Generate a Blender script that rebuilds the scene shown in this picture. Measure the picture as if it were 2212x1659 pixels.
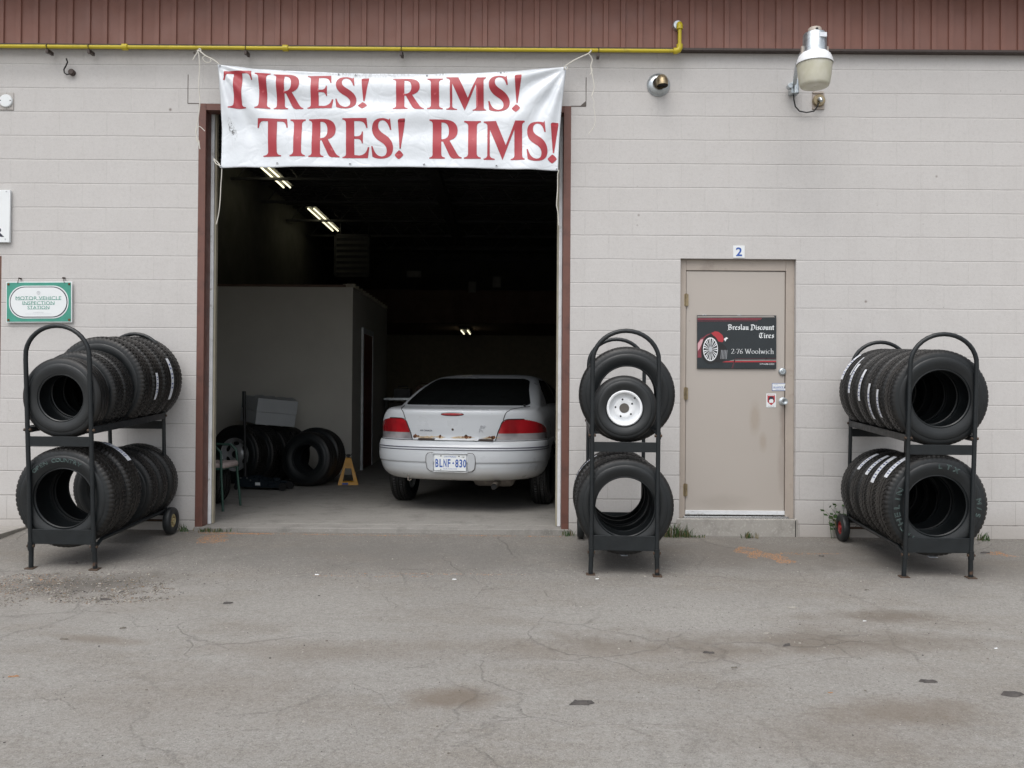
import bpy, bmesh, math, random
from mathutils import Matrix, Vector, noise
R = math.radians
sc = bpy.context.scene
for o in list(bpy.data.objects): bpy.data.objects.remove(o)
COL = sc.collection

# ------------------------------------------------------------------ camera
CAMY, CAMZ, FPX, UC, VC = -7.45, 1.19, 1900.0, 1106.0, 829.5
PITCH, ROLL = R(0.47), R(0.40)
cd = bpy.data.cameras.new('camera'); cam = bpy.data.objects.new('camera', cd); COL.objects.link(cam)
cd.sensor_width = 36; cd.lens = FPX / 2212 * 36; cd.clip_start = .05; cd.clip_end = 2000
cam.matrix_world = Matrix.Translation((0, CAMY, CAMZ)) @ (Matrix.Rotation(R(90) + PITCH, 4, 'X') @ Matrix.Rotation(ROLL, 4, 'Z'))
sc.camera = cam
CM = cam.matrix_world.to_3x3()
def P(u, v, Y=0.0):
    """world point on the vertical plane y=Y seen at photo coordinate (u,v) (photo 2212 wide)"""
    d = CM @ Vector(((u - UC) / FPX, -(v - VC) / FPX, -1))
    k = (Y - CAMY) / d.y
    return Vector((0, CAMY, CAMZ)) + d * k

# ------------------------------------------------------------------ world, sun, exposure
w = bpy.data.worlds.new('World'); sc.world = w; w.use_nodes = True
nt = w.node_tree; nt.nodes.clear()
sky = nt.nodes.new('ShaderNodeTexSky'); sky.sky_type = 'NISHITA'; sky.sun_disc = False
SUN_EL, SUN_AZ = R(60), R(200)
sky.sun_elevation = SUN_EL; sky.sun_rotation = SUN_AZ; sky.altitude = 0; sky.air_density = 1.0; sky.dust_density = 3.0; sky.ozone_density = 1.0
hs = nt.nodes.new('ShaderNodeHueSaturation'); hs.inputs['Saturation'].default_value = .28
bg = nt.nodes.new('ShaderNodeBackground'); bg.inputs[1].default_value = 0.13
wo = nt.nodes.new('ShaderNodeOutputWorld')
nt.links.new(sky.outputs[0], hs.inputs['Color']); nt.links.new(hs.outputs[0], bg.inputs[0]); nt.links.new(bg.outputs[0], wo.inputs[0])
sd = bpy.data.lights.new('sun', 'SUN'); sd.energy = 0.9; sd.angle = R(60); sd.color = (1, .97, .93)
sun = bpy.data.objects.new('sun', sd); COL.objects.link(sun)
# direction towards the sun (sun_rotation 0 = +Y, clockwise seen from above)
sv = Vector((math.sin(SUN_AZ) * math.cos(SUN_EL), math.cos(SUN_AZ) * math.cos(SUN_EL), math.sin(SUN_EL)))
sun.rotation_euler = sv.to_track_quat('Z', 'Y').to_euler(); sun.location = (0, -5, 20)
sc.view_settings.view_transform = 'Standard'; sc.view_settings.look = 'None'
sc.view_settings.gamma = 1; sc.view_settings.use_curve_mapping = False
sc.view_settings.exposure = 0.68

# ------------------------------------------------------------------ material helpers
class NT:
    def __init__(s, name, base=(.5, .5, .5), rough=.6, metal=0.0, spec=None):
        s.m = bpy.data.materials.new(name); s.m.use_nodes = True
        s.t = s.m.node_tree; s.b = s.t.nodes['Principled BSDF']
        s.b.inputs['Base Color'].default_value = (*base, 1); s.b.inputs['Roughness'].default_value = rough; s.b.inputs['Metallic'].default_value = metal
        if spec is not None: s.b.inputs['Specular IOR Level'].default_value = spec
        s._co = None
    def n(s, typ, **kw):
        nd = s.t.nodes.new('ShaderNode' + typ)
        for k, v in kw.items(): setattr(nd, k, v)
        return nd
    def L(s, a, b): s.t.links.new(a, b)
    def co(s, kind='Object'):
        if not s._co: s._co = s.n('TexCoord')
        return s._co.outputs[kind]
    def put(s, inp, v):
        if isinstance(v, (int, float)): inp.default_value = v
        elif isinstance(v, tuple): inp.default_value = (*v, 1) if len(v) == 3 and inp.type == 'RGBA' else v
        else: s.L(v, inp)
    def mapping(s, vec, scale=(1, 1, 1), rot=(0, 0, 0), loc=(0, 0, 0)):
        m = s.n('Mapping'); s.L(vec, m.inputs[0]); m.inputs['Scale'].default_value = scale; m.inputs['Rotation'].default_value = rot; m.inputs['Location'].default_value = loc
        return m.outputs[0]
    def noise(s, scale, detail=4, rough=.5, vec=None, dist=0):
        n = s.n('TexNoise'); s.L(vec if vec is not None else s.co(), n.inputs['Vector'])
        n.inputs['Scale'].default_value = scale; n.inputs['Detail'].default_value = detail; n.inputs['Roughness'].default_value = rough; n.inputs['Distortion'].default_value = dist
        return n.outputs['Fac']
    def vor(s, scale, feature='F1', vec=None, out='Distance'):
        n = s.n('TexVoronoi', feature=feature); s.L(vec if vec is not None else s.co(), n.inputs['Vector']); n.inputs['Scale'].default_value = scale
        return n.outputs[out]
    def ramp(s, fac, *stops):
        r = s.n('ValToRGB'); s.L(fac, r.inputs[0]); e = r.color_ramp.elements
        while len(e) < len(stops): e.new(.5)
        for i, (p, c) in enumerate(stops):
            e[i].position = p; e[i].color = (c, c, c, 1) if isinstance(c, (int, float)) else (*c, 1)
        return r.outputs[0]
    def mix(s, f, a, b, mode='MIX'):
        m = s.n('Mix', data_type='RGBA', blend_type=mode); s.put(m.inputs[0], f); s.put(m.inputs[6], a); s.put(m.inputs[7], b)
        return m.outputs[2]
    def math(s, op, a, b=0.0, c=0.0):
        m = s.n('Math', operation=op); s.put(m.inputs[0], a); s.put(m.inputs[1], b); s.put(m.inputs[2], c)
        return m.outputs[0]
    def sep(s, vec=None):
        m = s.n('SeparateXYZ'); s.L(vec if vec is not None else s.co(), m.inputs[0]); return m.outputs
    def comb(s, x, y, z=0.0):
        m = s.n('CombineXYZ'); s.put(m.inputs[0], x); s.put(m.inputs[1], y); s.put(m.inputs[2], z); return m.outputs[0]
    def bump(s, h, strength=.3, dist=.01):
        b = s.n('Bump'); b.inputs['Strength'].default_value = strength; b.inputs['Distance'].default_value = dist
        s.L(h, b.inputs['Height']); s.L(b.outputs[0], s.b.inputs['Normal'])
    def color(s, c): s.put(s.b.inputs['Base Color'], c)
    def rough(s, c): s.put(s.b.inputs['Roughness'], c)

def simple(name, base, rough=.6, metal=0.0, var=.12, scale=8, bump=0, bscale=60, spec=None, dirt=None, dscale=3, dlo=.5, dhi=.7):
    """procedural paint/plastic/metal: base colour with noise variation, optional dirt patches and bump"""
    k = NT(name, base, rough, metal, spec)
    n = k.noise(scale, 5, .6)
    lo = tuple(c * (1 - var) for c in base); hi = tuple(min(1, c * (1 + var)) for c in base)
    c = k.mix(k.ramp(n, (.3, 0.), (.7, 1.)), lo, hi)
    if dirt:
        c = k.mix(k.ramp(k.noise(dscale, 6, .65), (dlo, 0.), (dhi, 1.)), c, dirt)
    k.color(c)
    k.rough(k.ramp(k.noise(scale * 2.3, 4), (.3, max(0, rough - .08)), (.7, min(1, rough + .1))))
    if bump: k.bump(k.noise(bscale, 4), bump, .004)
    return k.m

# ------------------------------------------------------------------ mesh helpers
class MB:
    def __init__(s): s.v = []; s.f = []; s.mi = []; s.M = Matrix.Identity(4)
    def add(s, vs, fs, mi=0):
        b = len(s.v); s.v += [tuple(s.M @ Vector(p)) for p in vs]; s.f += [tuple(b + i for i in f) for f in fs]; s.mi += [mi] * len(fs)
    def box(s, x0, x1, y0, y1, z0, z1, mi=0):
        s.add([(x0, y0, z0), (x1, y0, z0), (x1, y1, z0), (x0, y1, z0), (x0, y0, z1), (x1, y0, z1), (x1, y1, z1), (x0, y1, z1)],
              [(0, 3, 2, 1), (4, 5, 6, 7), (0, 1, 5, 4), (1, 2, 6, 5), (2, 3, 7, 6), (3, 0, 4, 7)], mi)
    def tube(s, pts, r, seg=10, mi=0, caps=True, closed=False):
        pts = [Vector(p) for p in pts]; n = len(pts); rs = r if isinstance(r, (list, tuple)) else [r] * n
        vs = []; up = None
        for i, p in enumerate(pts):
            if closed: d = (pts[(i + 1) % n] - pts[i - 1])
            else: d = pts[min(i + 1, n - 1)] - pts[max(i - 1, 0)]
            d.normalize()
            if up is None:
                up = Vector((0, 0, 1)) if abs(d.z) < .9 else Vector((1, 0, 0))
            a = (up - d * up.dot(d)).normalized(); b = d.cross(a); up = a
            vs += [p + (a * math.cos(t) + b * math.sin(t)) * rs[i] for t in (2 * math.pi * k / seg for k in range(seg))]
        fs = []
        for i in range(n if closed else n - 1):
            j = (i + 1) % n
            for k in range(seg):
                fs.append((i * seg + k, i * seg + (k + 1) % seg, j * seg + (k + 1) % seg, j * seg + k))
        if caps and not closed:
            fs.append(tuple(reversed(range(seg)))); fs.append(tuple((n - 1) * seg + k for k in range(seg)))
        s.add(vs, fs, mi)
    def lathe(s, prof, seg=32, axis='Y', c=(0, 0, 0), mi=0, closed=False):
        """prof: list of (axial, radius)"""
        vs = []; c = Vector(c)
        for (a, r) in prof:
            for k in range(seg):
                t = 2 * math.pi * k / seg; x, z = r * math.cos(t), r * math.sin(t)
                p = {'Y': (x, a, z), 'Z': (x, z, a), 'X': (a, x, z)}[axis]
                vs.append(c + Vector(p))
        fs = []; n = len(prof)
        for i in range(n if closed else n - 1):
            j = (i + 1) % n
            for k in range(seg):
                fs.append((i * seg + k, i * seg + (k + 1) % seg, j * seg + (k + 1) % seg, j * seg + k))
        s.add(vs, fs, mi)
    def disc(s, c, r, axis='Y', seg=24, mi=0):
        vs = []
        for k in range(seg):
            t = 2 * math.pi * k / seg; x, z = r * math.cos(t), r * math.sin(t)
            vs.append(Vector(c) + Vector({'Y': (x, 0, z), 'Z': (x, z, 0), 'X': (0, x, z)}[axis]))
        s.add(vs, [tuple(range(seg))], mi)
    def prism(s, poly, y0, y1, mi=0):
        """poly in (x,z), extruded along y"""
        n = len(poly)
        s.add([(x, y0, z) for x, z in poly] + [(x, y1, z) for x, z in poly],
              [tuple(range(n)), tuple(reversed(range(n, 2 * n)))] + [(i, n + i, n + (i + 1) % n, (i + 1) % n) for i in range(n)], mi)
    def grid(s, nu, nv, fn, mi=0):
        vs = [fn(i / nu, j / nv) for j in range(nv + 1) for i in range(nu + 1)]
        fs = [(j * (nu + 1) + i, j * (nu + 1) + i + 1, (j + 1) * (nu + 1) + i + 1, (j + 1) * (nu + 1) + i) for j in range(nv) for i in range(nu)]
        s.add(vs, fs, mi)
    def mesh(s, name, mats, smooth=35, recalc=True):
        me = bpy.data.meshes.new(name); me.from_pydata(s.v, [], s.f)
        for m in (mats if isinstance(mats, (list, tuple)) else [mats]): me.materials.append(m)
        me.polygons.foreach_set('material_index', s.mi); me.update()
        if recalc:
            bm = bmesh.new(); bm.from_mesh(me); bmesh.ops.recalc_face_normals(bm, faces=bm.faces); bm.to_mesh(me); bm.free()
        if smooth:
            me.polygons.foreach_set('use_smooth', [True] * len(me.polygons)); me.set_sharp_from_angle(angle=R(smooth))
        return me
    def build(s, name, mats, parent=None, smooth=35, bevel=0, recalc=True):
        o = bpy.data.objects.new(name, s.mesh(name, mats, smooth, recalc)); COL.objects.link(o)
        if parent: o.parent = parent
        if bevel:
            b = o.modifiers.new('bevel', 'BEVEL'); b.width = bevel; b.segments = 2; b.limit_method = 'ANGLE'; b.angle_limit = R(40); b.use_clamp_overlap = True
        return o
def build_split(mb, name, mats, parent=None, **kw):
    """one object for each connected piece of mb"""
    par = list(range(len(mb.v)))
    def find(a):
        while par[a] != a: par[a] = par[par[a]]; a = par[a]
        return a
    for f in mb.f:
        for i in f[1:]: par[find(i)] = find(f[0])
    groups = {}
    for f, mi in zip(mb.f, mb.mi): groups.setdefault(find(f[0]), []).append((f, mi))
    out = []
    for fs in groups.values():
        m = MB(); idx = {}
        for f, mi in fs:
            for i in f:
                if i not in idx: idx[i] = len(m.v); m.v.append(mb.v[i])
            m.f.append(tuple(idx[i] for i in f)); m.mi.append(mi)
        out.append(m.build(name, mats, parent, **kw))
    return out
def tag(o, label=None, cat=None, group=None, kind=None):
    if label: o['label'] = label
    if cat: o['category'] = cat
    if group: o['group'] = group
    if kind: o['kind'] = kind
    return o
def thing(name, label, cat, loc=(0, 0, 0), rz=0, group=None, M=None):
    o = bpy.data.objects.new(name, None); COL.objects.link(o); o.empty_display_size = .1
    if M is not None: o.matrix_world = M
    else: o.location = loc; o.rotation_euler = (0, 0, rz)
    return tag(o, label, cat, group)
def copy_tree(o, parent=None):
    c = o.copy(); COL.objects.link(c); c.parent = parent
    for ch in list(o.children): copy_tree(ch, c)
    return c
def text_bm(body, h, w=None, offset=0.0, align='CENTER', res=3):
    """flat filled text in the x,z plane facing -y; h = cap height, w = total width if given"""
    cu = bpy.data.curves.new('t', 'FONT'); cu.body = body; cu.size = 1; cu.offset = offset; cu.resolution_u = res; cu.fill_mode = 'FRONT'
    ob = bpy.data.objects.new('t', cu); COL.objects.link(ob)
    bpy.context.view_layer.update()
    me = bpy.data.meshes.new_from_object(ob.evaluated_get(bpy.context.evaluated_depsgraph_get()))
    vs = [v.co.copy() for v in me.vertices]; fs = [tuple(p.vertices) for p in me.polygons]
    bpy.data.objects.remove(ob); bpy.data.curves.remove(cu); bpy.data.meshes.remove(me)
    x0 = min(v.x for v in vs); x1 = max(v.x for v in vs); y0 = min(v.y for v in vs); y1 = max(v.y for v in vs)
    sy = h / (y1 - y0); sx = (w / (x1 - x0)) if w else sy
    ox = {'CENTER': (x0 + x1) / 2, 'LEFT': x0, 'RIGHT': x1}[align]
    return [((v.x - ox) * sx, 0, (v.y - y0) * sy) for v in vs], fs
def addtext(mb, body, x, y, z, h, w=None, offset=0.0, align='CENTER', mi=0, res=3):
    vs, fs = text_bm(body, h, w, offset, align, res)
    mb.add([(a + x, b + y, c + z) for a, b, c in vs], fs, mi)
# broad nib lettering: each letter is a list of strokes (x, y) with x-height 1, drawn with a slanted pen edge
BLK = {
 'r': (.62, [[(.10, .88), (.22, .80), (.22, .14), (.32, .04)], [(.22, .80), (.46, .92), (.56, .82)]]),
 'e': (.66, [[(.34, .96), (.12, .78), (.12, .22), (.34, .04), (.56, .16)], [(.34, .96), (.54, .78), (.14, .46)]]),
 's': (.62, [[(.50, .84), (.34, .96), (.14, .78), (.48, .36), (.48, .20), (.30, .04), (.10, .16)]]),
 'l': (.40, [[(.10, 1.52), (.20, 1.44), (.20, .16), (.32, .04)]]),
 'a': (.72, [[(.16, .80), (.34, .94), (.50, .80), (.50, .14), (.62, .04)], [(.50, .56), (.16, .42), (.16, .18), (.34, .04), (.50, .18)]]),
 'u': (.78, [[(.08, .92), (.18, .84), (.18, .20), (.34, .05), (.54, .20)], [(.46, .92), (.56, .84), (.56, .14), (.68, .04)]]),
 'i': (.38, [[(.08, .92), (.18, .84), (.18, .14), (.30, .04)], [(.14, 1.28), (.24, 1.20)]]),
 'c': (.60, [[(.50, .86), (.34, .96), (.12, .78), (.12, .22), (.34, .04), (.50, .14)]]),
 'o': (.68, [[(.34, .96), (.12, .78), (.12, .22), (.34, .04), (.54, .22), (.54, .78), (.34, .96)]]),
 'n': (.78, [[(.08, .92), (.18, .84), (.18, .14), (.28, .04)], [(.18, .78), (.42, .95), (.56, .82), (.56, .14), (.68, .04)]]),
 't': (.46, [[(.20, 1.25), (.20, .18), (.36, .04)], [(.02, .92), (.40, .92)]]),
 'B': (1.05, [[(.28, 1.45), (.28, .10), (.02, -.18)], [(.05, 1.35), (.40, 1.50), (.80, 1.38), (.82, 1.0), (.45, .80), (.86, .62), (.86, .20), (.50, .02), (.18, .12)]]),
 'D': (1.10, [[(.05, 1.42), (.50, 1.50), (.90, 1.20), (.90, .35), (.50, .02), (.05, -.12)], [(.30, 1.40), (.30, .15), (.05, .25)]]),
 'T': (1.0, [[(.06, 1.30), (.30, 1.48), (.60, 1.36), (.92, 1.48)], [(.40, 1.30), (.10, 1.0), (.10, .35), (.42, .02), (.84, .22)], [(.52, 1.30), (.52, .30)]]),
 ' ': (.42, [])}
def arc(cx, cy, rx, ry, a0, a1, n=9): return [(cx + rx * math.cos(R(a0 + (a1 - a0) * i / n)), cy + ry * math.sin(R(a0 + (a1 - a0) * i / n))) for i in range(n + 1)]
ROM = {
 '2': (.72, [arc(.32, 1.08, .26, .30, 160, -30) + [(.08, .06)], [(.06, .05), (.62, .05), (.64, .18)]]), '-': (.45, [[(.06, .48), (.36, .48)]]),
 '7': (.70, [[(.08, 1.18), (.08, 1.35), (.62, 1.35), (.24, 0)]]), '6': (.74, [[(.58, 1.38), (.24, 1.0), (.10, .48)] + arc(.35, .36, .25, .33, 170, -180)]),
 'W': (1.42, [[(.10, 1.38), (.42, .02), (.72, 1.38)], [(.60, 1.2), (.96, .02), (1.28, 1.38)], [(.0, 1.4), (.24, 1.4)], [(1.14, 1.4), (1.38, 1.4)]]),
 'o': (.80, [arc(.38, .48, .29, .44, 0, 360, 16)]), 'l': (.40, [[(.18, 1.55), (.18, .02)], [(.04, .02), (.34, .02)], [(.05, 1.5), (.18, 1.55)]]),
 'w': (1.10, [[(.08, .92), (.32, .04), (.54, .92)], [(.50, .80), (.76, .04), (.98, .92)], [(0, .93), (.2, .93)], [(.88, .93), (1.06, .93)]]),
 'i': (.40, [[(.06, .88), (.18, .92), (.18, .02)], [(.04, .02), (.33, .02)], [(.17, 1.30), (.19, 1.24)]]), 'c': (.66, [arc(.38, .48, .28, .44, 50, 310, 12)]),
 'h': (.84, [[(.05, 1.5), (.18, 1.55), (.18, .02)], [(.18, .70), (.36, .92), (.54, .86), (.60, .66), (.60, .02)], [(.05, .02), (.32, .02)], [(.48, .02), (.74, .02)]]),
 ' ': (.40, [])}
def nibtext(mb, font, body, x1, z, xh, width, y, nw, ang=40, mi=0):
    """right aligned at x1, baseline z, x-height xh; nw = pen width in x-heights"""
    tot = sum(font[c][0] for c in body); sx = width / tot; x = x1 - width; k = 0
    dx, dz = nw * math.cos(R(ang)) * .5 * xh, nw * math.sin(R(ang)) * .5 * xh; e = .10 * nw * xh
    for c in body:
        adv, strokes = font[c]
        for st in strokes:
            for (a, b), (c_, d) in zip(st[:-1], st[1:]):
                p, q = Vector((x + a * sx, z + b * xh)), Vector((x + c_ * sx, z + d * xh)); t = (q - p); t = t.normalized() if t.length else Vector((1, 0)); n = Vector((-t.y, t.x)) * e
                pts = []
                for o in (p, q):
                    for s in (-1, 1):
                        for m in (-1, 1): pts.append(o + Vector((dx, dz)) * s + n * m)
                # convex hull
                pts = sorted((round(v.x, 7), round(v.y, 7)) for v in pts)
                def half(ps):
                    h = []
                    for r_ in ps:
                        while len(h) > 1 and (h[-1][0] - h[-2][0]) * (r_[1] - h[-2][1]) - (h[-1][1] - h[-2][1]) * (r_[0] - h[-2][0]) <= 0: h.pop()
                        h.append(r_)
                    return h
                hull = half(pts)[:-1] + half(pts[::-1])[:-1]
                k += 1
                mb.add([(u, y - (k % 7) * .00004, v) for u, v in hull], [tuple(range(len(hull)))], mi)
        x += adv * sx
# ------------------------------------------------------------------ materials
def wall_mat():
    k = NT('painted_block', rough=.75)
    x, y, z = k.sep()
    wob = k.math('MULTIPLY', k.math('SUBTRACT', k.noise(2.2, 3), .5), .012)
    zz = k.math("ADD", k.math("SUBTRACT", z, .08), wob)
    vec = k.comb(x, zz)
    br = k.n('TexBrick'); k.L(vec, br.inputs['Vector']); br.offset = .5
    for nm, v in (('Scale', 1.0), ('Mortar Size', .0032), ('Mortar Smooth', .6), ('Brick Width', .4064), ('Row Height', .2032), ('Bias', 0.0)): br.inputs[nm].default_value = v
    br.inputs['Color1'].default_value = (.0, .0, .0, 1); br.inputs['Color2'].default_value = (1, 1, 1, 1)
    mort = br.outputs['Fac']
    # horizontal joint only
    fr = k.math('FRACT', k.math('DIVIDE', k.math('ADD', zz, 2.032), .2032))
    d = k.math('ABSOLUTE', k.math('SUBTRACT', k.math('FRACT', k.math('ADD', fr, .5)), .5))
    hj = k.ramp(k.math('MULTIPLY', d, .2032), (.0, 1.), (.0048, 0.))
    shadow = k.ramp(k.math('MULTIPLY', k.math('SUBTRACT', fr, 0.0), .2032), (.0, 0.), (.0025, 1.), (.0075, 0.))
    vis = k.ramp(k.noise(1.3, 6, .8, vec=k.mapping(k.co(), (1, 1, 2.5))), (.38, .05), (.62, 1.))
    low = k.ramp(z, (.0, 1.), (1.0, 0.))
    visj = k.math('MULTIPLY', hj, k.math('ADD', k.math('MULTIPLY', vis, .33), k.math('MULTIPLY', low, .45)))
    vj = k.math('MULTIPLY', mort, k.math('ADD', k.math('MULTIPLY', k.ramp(k.noise(1.7, 4), (.55, 0.), (.7, 1.)), .05), k.math('MULTIPLY', low, .4)))
    base = k.mix(k.noise(.55, 4, .6), (.49, .478, .466), (.54, .528, .515))
    base = k.mix(k.ramp(k.noise(150, 3, .6), (.42, 0.), (.62, 1.)), base, (.56, .54, .525))
    perb = k.mix(.10, base, br.outputs['Color'], 'OVERLAY')
    base = k.mix(.10, base, perb)
    base = k.mix(k.math('MULTIPLY', k.ramp(k.noise(5, 7, .75), (.4, 0.), (.75, 1.)), .22), base, (.40, .38, .365))
    base = k.mix(k.math('MULTIPLY', k.ramp(k.noise(38, 5, .8), (.5, 0.), (.75, 1.)), .4), base, (.36, .345, .33))
    st = k.noise(3.5, 5, .65, vec=k.mapping(k.co(), (1.6, 1, .22)))
    base = k.mix(k.math('MULTIPLY', k.ramp(st, (.55, 0.), (.85, 1.)), .18), base, (.32, .30, .28))
    grime = k.math('MULTIPLY', k.ramp(k.math('ADD', z, k.math('MULTIPLY', k.noise(2.5, 5, .7), .35)), (.12, 1.), (.42, 0.)), .45)
    base = k.mix(grime, base, (.27, .235, .20))
    top = k.math('MULTIPLY', k.ramp(k.math('ADD', z, k.math('MULTIPLY', k.noise(3, 5, .7), .3)), (.0, 0.), (1., 1.)), 0.)
    crack = k.ramp(k.noise(1.4, 6, .75, vec=k.mapping(k.co(), (1, 1, 2))), (.52, 0.), (.6, 1.))
    base = k.mix(visj, base, (.16, .145, .135)); base = k.mix(vj, base, (.17, .155, .145))
    base = k.mix(k.math('MULTIPLY', hj, k.math('MULTIPLY', crack, low)), base, (.03, .028, .025))
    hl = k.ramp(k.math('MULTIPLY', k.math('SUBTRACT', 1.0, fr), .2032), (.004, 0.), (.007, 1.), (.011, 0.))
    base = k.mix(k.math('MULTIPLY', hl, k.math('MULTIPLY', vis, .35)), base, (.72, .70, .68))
    pits = k.ramp(k.vor(9), (.018, 1.), (.045, 0.))
    p2 = k.math('MULTIPLY', k.ramp(k.vor(3.1), (.02, 1.), (.05, 0.)), .8)
    base = k.mix(p2, base, (.16, .13, .11))
    pm = k.ramp(k.noise(1.3, 3), (.5, 0.), (.62, 1.))
    base = k.mix(k.math('MULTIPLY', pits, k.math('MULTIPLY', pm, .85)), base, (.13, .11, .09))
    k.color(base)
    h = k.math('ADD', k.math('MULTIPLY', k.noise(170, 5, .7), .35), k.math('MULTIPLY', k.noise(24, 4, .6), .5))
    h = k.math('SUBTRACT', h, k.math('MULTIPLY', k.math('MAXIMUM', hj, k.math('MULTIPLY', mort, .5)), .9))
    k.bump(h, .55, .006)
    return k.m
M = {}
M['wall'] = wall_mat()

def asphalt():
    k = NT('worn_asphalt', rough=.9)
    co = k.co(); x, y, z = k.sep()
    base = k.mix(k.noise(.45, 5, .6), (.245, .233, .214), (.325, .313, .29))
    base = k.mix(k.math('MULTIPLY', k.ramp(k.noise(2.2, 6, .7), (.45, 0.), (.7, 1.)), .4), base, (.20, .185, .165))
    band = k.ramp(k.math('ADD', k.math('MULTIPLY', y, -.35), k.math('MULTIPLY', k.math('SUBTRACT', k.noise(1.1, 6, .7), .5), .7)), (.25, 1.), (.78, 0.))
    base = k.mix(k.math('MULTIPLY', band, .72), base, (.128, .118, .104))  # dirt band along the building, deepened to paint in soft shade around the racks
    base = k.mix(k.math('MULTIPLY', k.ramp(k.noise(.8, 7, .75, vec=k.mapping(co, (1, 2.2, 1), loc=(2, 9, 0))), (.47, 0.), (.66, 1.)), .6), base, (.19, .165, .135))
    gr = k.noise(42, 5, .8)
    base = k.mix(k.math('MULTIPLY', k.ramp(gr, (.36, 1.), (.5, 0.)), .5), base, (.13, .122, .112))
    base = k.mix(k.math('MULTIPLY', k.ramp(gr, (.54, 0.), (.68, 1.)), .4), base, (.40, .39, .37))
    sp = k.noise(110, 4, .75)
    base = k.mix(k.math('MULTIPLY', k.ramp(sp, (.30, 1.), (.48, 0.)), .7), base, (.085, .08, .075))
    base = k.mix(k.math('MULTIPLY', k.ramp(k.noise(170, 3, .7, vec=k.mapping(co, loc=(3, 5, 1))), (.55, 0.), (.70, 1.)), .5), base, (.52, .51, .49))
    ag = k.vor(160, out='Color'); agl = k.ramp(k.sep(ag)[0], (.90, 0.), (.95, 1.))
    base = k.mix(k.math('MULTIPLY', agl, .16), base, (.5, .49, .47))
    def blob(cx, cy, rx, ry, col, amt, rot=0, jag=1.1, soft=.25):
        nonlocal base
        mp = k.mapping(co, (1, 1, 0), loc=(0, 0, 0))
        vv = k.n('VectorMath', operation='SUBTRACT'); k.L(mp, vv.inputs[0]); vv.inputs[1].default_value = (cx, cy, 0)
        ry *= 1.7; m2 = k.mapping(vv.outputs[0], (1 / rx, 1 / ry, 0)) if not rot else k.mapping(k.mapping(vv.outputs[0], rot=(0, 0, rot)), (1 / rx, 1 / ry, 0))
        ln = k.n('VectorMath', operation='LENGTH'); k.L(m2, ln.inputs[0])
        d = k.math('ADD', ln.outputs['Value'], k.math('MULTIPLY', k.math('SUBTRACT', k.noise(2.6, 7, .72), .5), jag * 2))
        base = k.mix(k.math('MULTIPLY', k.ramp(d, (soft, 1.), (1.05, 0.)), amt), base, col)
    G = lambda u, v: gp(u, v)
    BR = (.15, .118, .088)
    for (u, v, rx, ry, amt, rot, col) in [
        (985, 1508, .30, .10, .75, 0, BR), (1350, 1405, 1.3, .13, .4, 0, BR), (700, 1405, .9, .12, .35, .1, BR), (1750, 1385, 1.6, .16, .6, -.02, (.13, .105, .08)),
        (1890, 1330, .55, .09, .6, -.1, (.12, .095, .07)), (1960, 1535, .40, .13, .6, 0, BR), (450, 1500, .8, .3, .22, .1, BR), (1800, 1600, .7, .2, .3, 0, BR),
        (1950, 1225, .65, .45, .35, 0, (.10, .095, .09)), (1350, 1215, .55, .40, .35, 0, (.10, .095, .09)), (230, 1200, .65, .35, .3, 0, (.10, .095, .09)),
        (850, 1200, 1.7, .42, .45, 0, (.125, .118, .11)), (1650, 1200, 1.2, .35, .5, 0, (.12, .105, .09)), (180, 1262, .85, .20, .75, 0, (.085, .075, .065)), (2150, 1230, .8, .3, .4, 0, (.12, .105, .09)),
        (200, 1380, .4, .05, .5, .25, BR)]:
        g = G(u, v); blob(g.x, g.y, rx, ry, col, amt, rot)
    # cracks
    wv = k.n('TexNoise'); k.L(co, wv.inputs['Vector']); wv.inputs['Scale'].default_value = 1.6; wv.inputs['Detail'].default_value = 6
    ad = k.n('VectorMath', operation='MULTIPLY_ADD'); k.L(wv.outputs['Color'], ad.inputs[0]); ad.inputs[1].default_value = (.7, .7, 0); k.L(co, ad.inputs[2])
    flat = k.mapping(ad.outputs[0], (1, 1, 0))
    cr = k.vor(.62, 'DISTANCE_TO_EDGE', flat)
    cm = k.math('MULTIPLY', k.ramp(cr, (.0, 1.), (.011, 0.)), k.ramp(k.noise(.9, 3), (.45, 0.), (.6, 1.)))
    cr2 = k.vor(1.5, 'DISTANCE_TO_EDGE', flat)
    cm2 = k.math('MULTIPLY', k.ramp(cr2, (.0, 1.), (.014, 0.)), k.ramp(k.noise(.8, 3, vec=k.mapping(co, loc=(7, 2, 0))), (.48, 0.), (.6, .8)))
    cc = k.math('MAXIMUM', cm, cm2)
    base = k.mix(k.math('MULTIPLY', cc, .30), base, (.055, .05, .043))
    k.color(base)
    h = k.math('SUBTRACT', k.math('ADD', k.math('MULTIPLY', sp, .7), k.math('MULTIPLY', k.noise(7, 4), .9)), k.math('MULTIPLY', cc, .8))
    k.bump(h, .8, .008)
    return k.m
def gz(x, y):
    """ground height: apron falls away from the building"""
    b = -.014 - .004 * max(-4, min(4, x))
    d = max(0, -y)
    s = .056 * min(d, 2.2) + .02 * max(0, min(d, 9) - 2.2)
    n = noise.noise(Vector((x * .7, y * .7, 0))) * .008 * min(1, d / .8)
    r = math.hypot((x + 3.3) / 1.0, (y + 1.85) / .5)
    if r < 1.4: n -= .022 * max(0, 1 - (r / 1.4) ** 3)
    return b - s + n
def gp(u, v):
    d = CM @ Vector(((u - UC) / FPX, -(v - VC) / FPX, -1)); p = Vector((0, CAMY, CAMZ)); t = 3.0
    for i in range(40):
        q = p + d * t; t += (gz(q.x, q.y) - q.z) / d.z
    return p + d * t
M['asphalt'] = asphalt()
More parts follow.
